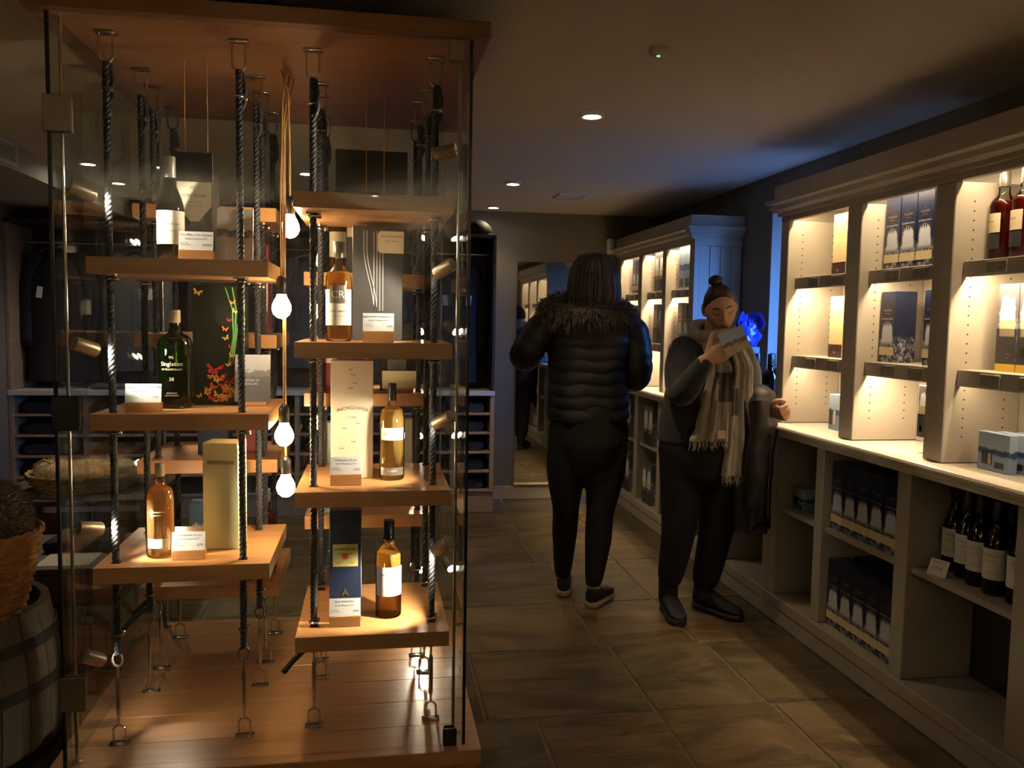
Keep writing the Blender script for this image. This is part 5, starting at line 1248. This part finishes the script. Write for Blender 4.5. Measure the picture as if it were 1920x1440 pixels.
def shoe(par, heel, toe, up, sole, L_w=0.042, ankle_h=0.095, name='shoe', boot=False, upmat=None):
    h = Vector((*heel, 0)); t = Vector((*toe, 0)); d = (t-h); L = d.length; d.normalize(); s = Vector((-d.y, d.x, 0))
    def ring(q, w_, z0, z1, n=16, sq=0.7):
        c = h + d*L*q; out = []
        for k in range(n):
            a = 2*PI*k/n; out.append(c + s*w_*math.copysign(abs(math.cos(a))**sq, math.cos(a)) + Vector((0, 0, (z0+z1)/2 + (z1-z0)/2*math.copysign(abs(math.sin(a))**sq, math.sin(a)))))
        return out
    so = MB(); so.loft([ring(q, w_, 0.003, z1, sq=0.35) for q, w_, z1 in ((-0.02, 0.012, 0.030), (0.0, 0.030, 0.033), (0.1, 0.037, 0.033), (0.35, 0.035, 0.030), (0.6, 0.043, 0.028), (0.82, 0.044, 0.028), (0.95, 0.033, 0.030), (1.0, 0.014, 0.032))])
    u = MB(); u.loft([ring(q, w_, 0.028, z1) for q, w_, z1 in ((-0.015, 0.010, 0.060), (0.01, 0.028, ankle_h*0.95), (0.12, 0.036, ankle_h), (0.33, 0.036, ankle_h*0.97), (0.50, 0.040, ankle_h*0.80), (0.70, 0.042, 0.066), (0.88, 0.038, 0.055), (0.97, 0.022, 0.046), (0.995, 0.008, 0.040))])
    if boot:
        c = h + d*L*0.17
        u.limb([(c.x, c.y, 0.07), (c.x, c.y, 0.16), (c.x, c.y-0.01, 0.25)], [0.046, 0.047, 0.050], 16)
    uo = u.build(name, upmat or m_shoe, par, 60); so.build('sole', sole, uo, 60).location = (0, 0, 0)
    return uo

# ------------------------------------------------------------------ shopper seen from behind
PX, PY = 1.025, 3.89
p1 = thing('person', 'person in a black quilted jacket with brown fur hood, seen from behind', 'person', (PX, PY, 0))
bod = MB()
bod.limb([(0.940, 3.89, 0.86), (0.925, 3.905, 0.66), (0.935, 3.93, 0.47), (0.945, 3.985, 0.33), (0.950, 4.032, 0.09)], [0.095, 0.08, 0.048, 0.046, 0.034])
bod.limb([(1.120, 3.89, 0.86), (1.115, 3.875, 0.66), (1.090, 3.86, 0.46), (1.082, 3.855, 0.32), (1.062, 3.845, 0.09)], [0.095, 0.08, 0.048, 0.046, 0.034])
bod.limb([(1.03, 3.89, 0.86), (1.025, 3.88, 1.05), (1.02, 3.88, 1.28), (1.02, 3.88, 1.38)], [0.135, 0.12, 0.135, 0.09])
bod.limb([(0.82, 3.88, 1.37), (0.725, 3.935, 1.215), (0.80, 4.17, 1.215)], [0.052, 0.042, 0.030]); bod.limb([(1.22, 3.88, 1.37), (1.258, 3.865, 1.13), (1.19, 4.11, 1.12)], [0.052, 0.042, 0.030])
bod.limb([(0.84, 3.88, 1.36), (1.02, 3.88, 1.38), (1.20, 3.88, 1.36)], [0.06, 0.07, 0.06]); bod.limb([(1.02, 3.88, 1.36), (1.03, 3.895, 1.52)], [0.058, 0.052])
bm1 = fuse(bod, 'body_tmp', m_skin, 0.010, 3)
hmb, hv = head_mesh_local(1.0); hm = hmb.mesh('head_tmp', [m_skin, m_lip]); hm.transform(Matrix.Translation((1.035, 3.915, 1.595)) @ Matrix.Rotation(PI+0.25, 4, 'Z') @ Matrix.Rotation(0.25, 4, 'X'))
h1 = hand_mesh(frame((0.805, 4.18, 1.215), (0.5, 0.8, 0.0), (0.2, -0.1, 1)), (0.7, 0.8, 0.5), mirror=1); h2 = hand_mesh(frame((1.19, 4.115, 1.12), (-0.6, 0.75, 0.05), (-0.2, 0, 1)), (0.6, 0.7, 0.5), mirror=1)
link('body', join_meshes('body', [(bm1, 0), (hm, None), (h1, 0), (h2, 0)], [m_skin, m_lip]), p1)
# leggings
lg = MB()
lg.limb([(0.940, 3.89, 0.86), (0.925, 3.905, 0.66), (0.935, 3.93, 0.47), (0.945, 3.985, 0.33), (0.950, 4.030, 0.115)], [0.108, 0.096, 0.066, 0.064, 0.042], 18)
lg.limb([(1.120, 3.89, 0.86), (1.115, 3.875, 0.66), (1.090, 3.86, 0.46), (1.082, 3.855, 0.32), (1.062, 3.845, 0.125)], [0.110, 0.098, 0.068, 0.066, 0.042], 18)
lg.limb([(1.03, 3.89, 0.80), (1.03, 3.885, 0.98)], [0.17, 0.16], 20)
link('leggings', fuse(lg, 'leggings', m_legging, 0.009, 4), p1)
# jacket: quilted torso and sleeves
jt = MB(); keys = [(0.912, 1.027, 0.196, 0.152), (0.99, 1.026, 0.194, 0.150), (1.10, 1.022, 0.188, 0.146), (1.20, 1.020, 0.192, 0.146), (1.30, 1.018, 0.205, 0.140), (1.38, 1.018, 0.208, 0.122), (1.42, 1.018, 0.175, 0.108), (1.46, 1.02, 0.105, 0.090), (1.48, 1.02, 0.09, 0.085)]
rings = []; z = 0.912
while z < 1.48:
    cx, rx, ry = interp(keys, z); b_ = 0.007*abs(math.sin(PI*(z-0.912)/0.058))**0.55
    ring = []
    for k, (x, y, _) in enumerate(ell(cx, 3.885, z, rx+b_, ry+b_, 40)):
        wv = 0.004*math.sin(k*1.7+z*40) + 0.006*math.sin(k*0.9+z*13)
        ring.append((x, y, z+wv*0.9))
    rings.append(ring); z += 0.0065
jt.loft(rings)
def puff_sleeve(path, radii, seg=0.055):
    P = [Vector(p) for p in path]; pts = []; rr = []; s_ = 0
    for i in range(len(P)-1):
        a = P[max(i-1, 0)]; b = P[i]; c = P[i+1]; d = P[min(i+2, len(P)-1)]
        for q in range(22):
            t = q/22; pts.append(0.5*((2*b)+(c-a)*t+(2*a-5*b+4*c-d)*t*t+(3*b-a-3*c+d)*t**3))
            if len(pts) > 1: s_ += (pts[-1]-pts[-2]).length
            rr.append((radii[i]*(1-t)+radii[i+1]*t) + 0.006*abs(math.sin(PI*s_/seg))**0.55 - 0.004)
    m_ = MB(); m_.tube(pts, rr, 20); return m_
jo = jt.build('jacket', m_puff, p1, 75)
for path, rad in (([(0.865, 3.885, 1.385), (0.79, 3.895, 1.335), (0.722, 3.935, 1.225), (0.755, 4.06, 1.205), (0.80, 4.175, 1.215)], [0.075, 0.082, 0.076, 0.066, 0.045]),
                  ([(1.175, 3.885, 1.385), (1.238, 3.88, 1.32), (1.258, 3.865, 1.135), (1.225, 3.99, 1.115), (1.19, 4.11, 1.12)], [0.075, 0.080, 0.072, 0.064, 0.045])):
    o = puff_sleeve(path, rad).build('sleeve', m_puff, jo, 75)
    o.location = (0, 0, 0)
# hood with fur edge
hd = MB(); pth = []
for k in range(30):
    a = 2*PI*k/30; pth.append((1.005 + 0.185*math.cos(a), 3.875 + 0.125*math.sin(a), 1.435 + 0.035*math.sin(a) - 0.010*math.cos(2*a)))
hd.tube(pth, 0.052, 14, closed=True)
ho = hd.build('hood', m_puff, p1, 70)
def fur_on(path, R, n, ln, mat, seed, par, name='fur_trim', closed=True):
    rg = random.Random(seed); fu = MB(); L = len(path)
    for _ in range(n):
        i = rg.randrange(L if closed else L-1); A = Vector(path[i]); Bv = Vector(path[(i+1) % L]); t = rg.random(); c = A.lerp(Bv, t); tan = (Bv-A).normalized()
        nrm = tan.cross(Vector((rg.gauss(0, 1), rg.gauss(0, 1), rg.gauss(0, 1)))).normalized(); p = c + nrm*R*0.96
        d = (nrm*0.8 + tan*rg.uniform(-0.5, 0.5) + Vector((0, 0, -0.55)) + Vector((rg.uniform(-.3, .3), rg.uniform(-.3, .3), rg.uniform(-.3, .3)))).normalized()
        l = ln*rg.uniform(0.5, 1.15); m1 = p + d*l*0.5; e = p + d*l + Vector((0, 0, -0.35*l)); sd = d.cross(nrm + Vector((0.01, 0.02, 0))).normalized()*0.0022
        fu.add([p-sd, p+sd, m1+sd*0.7, m1-sd*0.7, e], [(0, 1, 2, 3), (3, 2, 4)])
    o = fu.build(name, mat, par); o['kind'] = 'stuff'; return o
o = fur_on(pth, 0.052, 7000, 0.042, m_collarfur, 4, ho); o.location = (0, 0, 0)
# long hair
hk = [(1.40, 1.035, 0.080, 0.055, 3.855), (1.44, 1.035, 0.112, 0.080, 3.862), (1.50, 1.038, 0.126, 0.105, 3.880), (1.56, 1.040, 0.122, 0.118, 3.895), (1.62, 1.040, 0.110, 0.122, 3.905), (1.67, 1.040, 0.090, 0.105, 3.905), (1.70, 1.040, 0.064, 0.075, 3.905), (1.716, 1.040, 0.034, 0.038, 3.905), (1.722, 1.04, 0.004, 0.004, 3.905)]
rings = []; z = 1.40
while z <= 1.7225:
    cx, rx, ry, cy = interp(hk, z); ring = []
    for k, (x, y, _) in enumerate(ell(cx, cy, z, rx, ry, 60)):
        a = 2*PI*k/60; bump = 1 + 0.025*math.sin(a*14+z*6) + 0.015*math.sin(a*23-z*9)
        ring.append((cx+(x-cx)*bump, cy+(y-cy)*bump if y < cy+0.07 else cy+0.07+(y-cy-0.07)*0.5, z))
    rings.append(ring); z += 0.009
hr = MB(); hr.loft(rings); hob = hr.build('hair', m_hair, p1, 80)
rg = random.Random(8); st = MB()
for k in range(70):
    a = rg.uniform(-PI*1.02, 0.02*PI); pts = []
    for i in range(9):
        z = 1.70 - i*0.036; cx, rx, ry, cy = interp(hk, max(1.40, z)); pts.append((cx+(rx+0.0035)*math.cos(a)+rg.uniform(-.002, .002), cy+(ry+0.0035)*math.sin(a), z))
    st.tube(pts, [0.004, 0.005, 0.0055, 0.0055, 0.0055, 0.005, 0.0045, 0.0035, 0.0015], 5)
st.build('hair_strands', m_hair, p1, 80)
shoe(p1, (0.945, 3.985), (1.005, 4.235), m_shoe, m_sole); shoe(p1, (1.035, 3.80), (1.185, 3.985), m_shoe, m_sole)
t = carton('gift_pack', 'blue and yellow pack held by the shopper seen from behind', (0.835, 4.215, 1.165), 0.085, 0.035, 0.105, M('blue_pack', (0.05, 0.11, 0.24), 0.35, var=0.5, scale=25), [('yellow_print', m_yelbase, 0.15, 0.48, 0.4, 0.95)], (), 0.3)

# ------------------------------------------------------------------ shopper facing the camera
QX, QY = 1.50, 3.63
p2 = thing('person', 'person in a charcoal cardigan and long grey scarf reading a small card', 'person', (QX, QY, 0))
bod = MB()
bod.limb([(1.425, 3.65, 0.80), (1.415, 3.64, 0.45), (1.397, 3.715, 0.09)], [0.095, 0.040, 0.020]); bod.limb([(1.585, 3.64, 0.80), (1.605, 3.66, 0.46), (1.582, 3.725, 0.09)], [0.095, 0.040, 0.020])
bod.limb([(1.505, 3.645, 0.80), (1.505, 3.645, 1.00), (1.525, 3.645, 1.20), (1.54, 3.645, 1.27)], [0.135, 0.115, 0.125, 0.085])
bod.limb([(1.395, 3.665, 1.255), (1.54, 3.65, 1.275), (1.685, 3.63, 1.255)], [0.055, 0.065, 0.055])
bod.limb([(1.392, 3.665, 1.25), (1.350, 3.50, 1.075), (1.392, 3.345, 1.225)], [0.050, 0.040, 0.028]); bod.limb([(1.690, 3.63, 1.25), (1.722, 3.62, 1.04), (1.762, 3.46, 1.00)], [0.050, 0.040, 0.028])
bod.limb([(1.545, 3.655, 1.26), (1.552, 3.615, 1.40)], [0.052, 0.048])
bm2 = fuse(bod, 'body_tmp', m_skin, 0.010, 3)
HM = Matrix.Translation((1.553, 3.585, 1.457)) @ Matrix.Rotation(-0.26, 4, 'Z') @ Matrix.Rotation(-0.17, 4, 'Y') @ Matrix.Rotation(0.38, 4, 'X')
hmb, hv = head_mesh_local(0.97); hm = hmb.mesh('head_tmp', [m_skin, m_lip]); hm.transform(HM)
ear = MB()
for s in (-1, 1):
    rings = []
    for i in range(9):
        p = -PI/2 + PI*i/8; rings.append([(s*(0.070+0.012*math.cos(p)*max(0, math.cos(2*PI*k/16))**1 + 0.004*math.sin(2*PI*k/16)), 0.012+0.017*math.cos(p)*math.sin(2*PI*k/16)+0.004*math.sin(p), -0.005+0.030*math.sin(p)) for k in range(16)])
    ear.loft(rings)
em = ear.mesh('ear_tmp', m_skin); em.transform(HM)
RH = frame((1.392, 3.335, 1.232), (0.78, -0.22, 0.42), (-0.35, 0.05, 0.93))
hR = hand_mesh(RH, (0.30, 0.55, 0.45), ((0.55, 0.75, 0.25), (0.75, 0.6, 0.1)), 0.02)
hL = hand_mesh(frame((1.758, 3.452, 0.998), (0.15, -0.95, -0.05), (-0.5, -0.1, 0.8)), (1.25, 1.35, 0.9), ((0.75, 0.10, 0.65), (0.45, -0.55, 0.65)), 0.0)
link('body', join_meshes('body', [(bm2, 0), (hm, None), (em, 0), (hR, 0), (hL, 0)], [m_skin, m_lip]), p2)
# features
def on_face(pts, r, name, mat, off=0.0008):
    mb = MB(); mb.tube([(x, surf_y(hv, x, z)-off, z) for x, z in pts], r, 6, flat=0.6)
    me = mb.mesh(name, mat, 60); me.transform(HM); return link(name, me, p2)
for s in (-1, 1):
    on_face([(s*x, z) for x, z in ((0.014, 0.0255), (0.024, 0.030), (0.036, 0.0305), (0.047, 0.025))], [0.0016, 0.0030, 0.0028, 0.0012], 'eyebrow', m_brow)
    on_face([(s*x, z) for x, z in ((0.017, 0.002), (0.024, -0.0015), (0.033, -0.002), (0.042, 0.001), (0.047, 0.004))], [0.0010, 0.0016, 0.0018, 0.0018, 0.0010], 'eyelashes', m_brow)
# hair pulled back into a bun
hc = MB(); rings = []
for i in range(20):
    ph = PI/2 - (PI*0.80)*i/19; ring = []
    for k in range(48):
        th = 2*PI*k/48
        x = 0.0755*math.cos(ph)*math.sin(th); y = -0.0945*math.cos(ph)*math.cos(th); z = 0.1135*math.sin(ph)
        front = max(0, math.cos(th)); lim = 0.058*front**0.5 + (-0.004)*(1-front) if abs(math.sin(th)) < 0.999 else 0
        side = abs(math.sin(th)); zmin = 0.080*front**0.7 - 0.018*side*(1-front) - (0.075 if math.cos(th) < -0.1 else 0)*min(1, -math.cos(th)*1.3 if math.cos(th) < 0 else 0)
        if z < zmin: 
            z = zmin + (z-zmin)*0.02; c = math.sqrt(max(0.02, 1-(z/0.1135)**2)); x = 0.0715*c*math.sin(th); y = -0.0890*c*math.cos(th)*(0.985 if math.cos(th) > 0 else 1)
        bmp = 1+0.010*math.sin(th*19)+0.006*math.sin(th*11+1)
        ring.append((x*bmp, y*bmp, z))
    rings.append(ring)
hc.loft(rings, caps=False); me = hc.mesh('hair', m_hair, 80); me.transform(HM); link('hair', me, p2)
bn = MB(); rings = []
for i in range(13):
    p = -PI/2 + PI*i/12; rings.append([((0.031*math.cos(p)+0.0005)*(1+0.10*math.sin(6*2*PI*k/24+3*p))*math.cos(2*PI*k/24)-0.006, 0.030+(0.031*math.cos(p)+0.0005)*(1+0.10*math.sin(6*2*PI*k/24+3*p))*math.sin(2*PI*k/24), 0.122+0.024*math.sin(p)) for k in range(24)])
bn.loft(rings); me = bn.mesh('hair_bun', m_hair, 70); me.transform(HM); link('hair_bun', me, p2)
# trousers
tr = MB()
tr.limb([(1.425, 3.65, 0.80), (1.418, 3.645, 0.55), (1.412, 3.65, 0.40), (1.395, 3.69, 0.185)], [0.118, 0.094, 0.080, 0.060], 18)
tr.limb([(1.590, 3.64, 0.80), (1.605, 3.645, 0.55), (1.605, 3.665, 0.40), (1.585, 3.715, 0.165)], [0.118, 0.096, 0.082, 0.066], 18)
tr.limb([(1.505, 3.645, 0.76), (1.505, 3.645, 0.90)], [0.17, 0.165], 20)
link('trousers', fuse(tr, 'trousers', m_trouser, 0.009, 5), p2)
# cardigan
cg = MB(); keys = [(0.835, 1.505, 0.200, 0.150), (0.92, 1.505, 0.196, 0.150), (1.02, 1.508, 0.180, 0.142), (1.12, 1.520, 0.178, 0.138), (1.20, 1.535, 0.178, 0.128), (1.26, 1.540, 0.172, 0.108), (1.30, 1.542, 0.125, 0.090), (1.335, 1.545, 0.075, 0.070)]
rings = []; z = 0.835
while z < 1.335:
    cx, rx, ry = interp(keys, z); ring = []
    for k, (x, y, _) in enumerate(ell(cx, 3.645, z, rx, ry, 40, -0.12)):
        a = 2*PI*k/40; f_ = 1 + 0.018*math.sin(a*6+z*3)*max(0, (1.2-z)/0.4)
        ring.append((cx+(x-cx)*f_, 3.645+(y-3.645)*f_, z))
    rings.append(ring); z += 0.012
cg.loft(rings)
cg.limb([(1.415, 3.665, 1.262), (1.372, 3.60, 1.17), (1.348, 3.50, 1.075), (1.368, 3.42, 1.14), (1.390, 3.352, 1.215)], [0.066, 0.068, 0.062, 0.052, 0.040], 18)
cg.limb([(1.665, 3.63, 1.262), (1.715, 3.625, 1.16), (1.726, 3.615, 1.04), (1.745, 3.53, 1.01), (1.760, 3.475, 1.002)], [0.066, 0.064, 0.058, 0.048, 0.040], 18)
link('cardigan', fuse(cg, 'cardigan', m_cardigan, 0.007, 3), p2)
# boots
shoe(p2, (1.398, 3.755), (1.386, 3.515), m_shoe, m_darksole, ankle_h=0.11, name='boot', boot=True); shoe(p2, (1.555, 3.765), (1.700, 3.545), m_shoe, m_darksole, ankle_h=0.11, name='boot', boot=True)
# scarf
m_scarf = M('grey_taupe_wool', (0.34, 0.295, 0.235), 0.9, var=0.22, scale=9, stretch=(6, 6, 1), bump=0.5, bscale=150, sheen=0.3)
m_scarfdark = M('dark_brown_wool', (0.075, 0.062, 0.052), 0.9, var=0.2, bump=0.5, bscale=150, sheen=0.3)
sc = p2
wrap = MB()
for q in range(3):
    pth2 = []
    for k in range(40):
        a = 2*PI*k/40; R = 0.088+0.006*q+0.006*math.sin(3*a+q); pth2.append((1.548+R*math.cos(a)*1.02, 3.640+R*0.95*math.sin(a)-0.010*q, 1.298+0.026*q+0.022*math.sin(a)+0.010*math.sin(2*a+q*2)))
    wrap.tube(pth2, 0.026, 10, closed=True)
wrap.build('scarf_wrap', m_scarf, sc, 80)
def tail(keys, nf, seed, name, thick=0.007, dark=None):
    """keys: (z, x_left, x_right, y) from top to bottom"""
    NVv = 60; NW = 36; rg = random.Random(seed); F_ = []; 
    ks = sorted([(k[0],)+tuple(k[1:]) for k in keys])
    zs = [ks[0][0] + (ks[-1][0]-ks[0][0])*i/NVv for i in range(NVv+1)]
    mb = MB(); v = []; f = []
    for side in (0, 1):
        for z in zs:
            x0, x1, y = interp(ks, z)
            for j in range(NW+1):
                u = j/NW; w_ = x1-x0; amp = 0.012*min(1, 0.16/w_)
                yy = y + amp*math.sin(2*PI*nf*u + seed + 1.2*z) + 0.5*amp*math.sin(2*PI*nf*1.7*u + 3*z) + side*thick
                v.append((x0+w_*u, yy, z))
    n1 = (NVv+1)*(NW+1)
    for i in range(NVv):
        for j in range(NW):
            a = i*(NW+1)+j; f.append((a, a+1, a+NW+2, a+NW+1)); f.append((n1+a, n1+a+NW+1, n1+a+NW+2, n1+a+1))
    for i in range(NVv):
        a = i*(NW+1); f.append((a, a+NW+1, n1+a+NW+1, n1+a)); a += NW; f.append((a, n1+a, n1+a+NW+1, a+NW+1))
    for j in range(NW): f.append((j, n1+j, n1+j+1, j+1)); a = NVv*(NW+1)+j; f.append((a, a+1, n1+a+1, n1+a))
    mb.add(v, f)
    if dark:
        mb.m = [1 if dark[0] < sum(v[i][2] for i in q)/4 < dark[1] and (dark[2] < sum(v[i][0] for i in q)/4 < dark[3]) else 0 for q in f]
    o = mb.build(name, [m_scarf, m_scarfdark], sc, 70)
    fr = MB(); x0, x1, y = interp(ks, zs[0])
    for j in range(34):
        u = (j+0.5)/34; x = x0+(x1-x0)*u + rg.uniform(-.003, .003); L = rg.uniform(0.022, 0.048); yy = y + 0.012*math.sin(2*PI*nf*u+seed+1.2*zs[0])*min(1, 0.16/(x1-x0))
        fr.tube([(x, yy+0.003, zs[0]+0.003), (x+rg.uniform(-.008, .008), yy+rg.uniform(-.005, .005), zs[0]-L*0.5), (x+rg.uniform(-.012, .012), yy+rg.uniform(-.006, .006), zs[0]-L)], [0.0022, 0.0024, 0.0010], 4)
    ff = fr.build('fringe', m_scarf, o, 60); ff.location = (0, 0, 0); ff['kind'] = 'stuff'
    return o
tb = tail([(1.31, 1.585, 1.655, 3.545), (1.18, 1.585, 1.675, 3.475), (1.02, 1.565, 1.672, 3.462), (0.88, 1.555, 1.690, 3.455), (0.705, 1.535, 1.692, 3.455)], 2.6, 2.0, 'scarf_tail', dark=(0.98, 1.10, 0, 1.605))
ta = tail([(1.30, 1.455, 1.535, 3.535), (1.18, 1.465, 1.570, 3.468), (1.03, 1.430, 1.570, 3.452), (0.93, 1.405, 1.575, 3.446), (0.865, 1.378, 1.582, 3.446)], 3.2, 0.6, 'scarf_tail', dark=(1.04, 1.17, 1.50, 1.60))
MB().box(1.493, 3.4270, 0.879, 1.531, 3.4294, 0.915, 0.0008).build('label_patch', M('pink_patch', (0.62, 0.40, 0.36), 0.7), ta, None, (0, 0, 0))
# card in the hand
t = thing('picture_card', 'small pale blue and cream picture card held up to the face', 'card', (1.494, 3.292, 1.314))
cm_ = landscape('seascape_print', (0.50, 0.62, 0.86), (0.15, 0.18, 0.24), (0.66, 0.57, 0.40), 0.50)
me = MB().box(-0.054, -0.0015, -0.050, 0.054, 0.0015, 0.050).mesh('card', cm_)
link('card', me, t, (0, 0, 0), (-0.10, -0.40, -0.20))
# coat over the arm
m_coat = M('dark_brown_waxed_coat', (0.018, 0.015, 0.013), 0.55, var=0.25, scale=10, bump=0.4, bscale=30, bdist=0.004)
ct = thing('overcoat', 'dark waxed coat draped over the arm of the reading shopper', 'coat', (1.705, 3.505, 0.47))
rings = []; ck = [(0.470, 1.708, 0.070, 0.055, 3.490), (0.60, 1.702, 0.076, 0.060, 3.490), (0.80, 1.700, 0.080, 0.062, 3.490), (0.95, 1.703, 0.084, 0.068, 3.495), (1.03, 1.708, 0.090, 0.076, 3.505), (1.075, 1.712, 0.082, 0.078, 3.520), (1.105, 1.712, 0.055, 0.060, 3.53), (1.118, 1.712, 0.012, 0.015, 3.53)]
z = 0.470; rg = random.Random(5)
def crease(a, z): return 0.5-abs(((a*1.9/PI + 1.6*math.sin(3.1*z) + 0.8*z) % 1.0)-0.5)*2*0.5
while z < 1.119:
    cx, rx, ry, cy = interp(ck, z); ring = []
    for k in range(72):
        a = 2*PI*k/72; am = min(1, max(0.15, (1.11-z)/0.2))
        f_ = 1 + (0.15*math.sin(4*a+0.6+1.5*z) + 0.10*math.sin(7*a+9*z) + 0.05*math.sin(13*a-17*z) + 0.10*(crease(a, z)-0.25))*am
        ring.append((cx+rx*math.cos(a)*f_, cy+ry*math.sin(a)*f_, z - (0.035*math.sin(2*a+1) + 0.015*math.sin(5*a) if z < 0.5 else 0)))
    rings.append(ring); z += 0.0105
MB().loft(rings).build('coat_body', m_coat, ct, 55)
cp = MB(); rr_ = []; pp_ = []
for i in range(40):
    t_ = i/39; pp_.append((1.688-0.030*t_+0.006*math.sin(9*t_), 3.425-0.010*math.sin(PI*t_), 1.05-0.47*t_)); rr_.append(0.034+0.010*math.sin(PI*t_)+0.0022*math.sin(11*t_)+0.0012*math.sin(29*t_))
cp.tube(pp_, rr_, 16); cp.build('coat_sleeve', m_coat, ct, 55)
for z in (0.90, 0.78, 0.66, 0.56): MB().lathe([(0.0004, 0), (0.006, 0), (0.006, 0.002), (0.0004, 0.003)], 10).build('button', m_chrome, ct, 40, (0.035, -0.085, z-0.47), (PI/2, 0, 0))
MB().tube([(1.752, 3.452, 1.00), (1.756, 3.446, 0.85), (1.750, 3.442, 0.65), (1.752, 3.440, 0.52)], 0.0035, 6).build('zip', m_brushed, ct, 60)
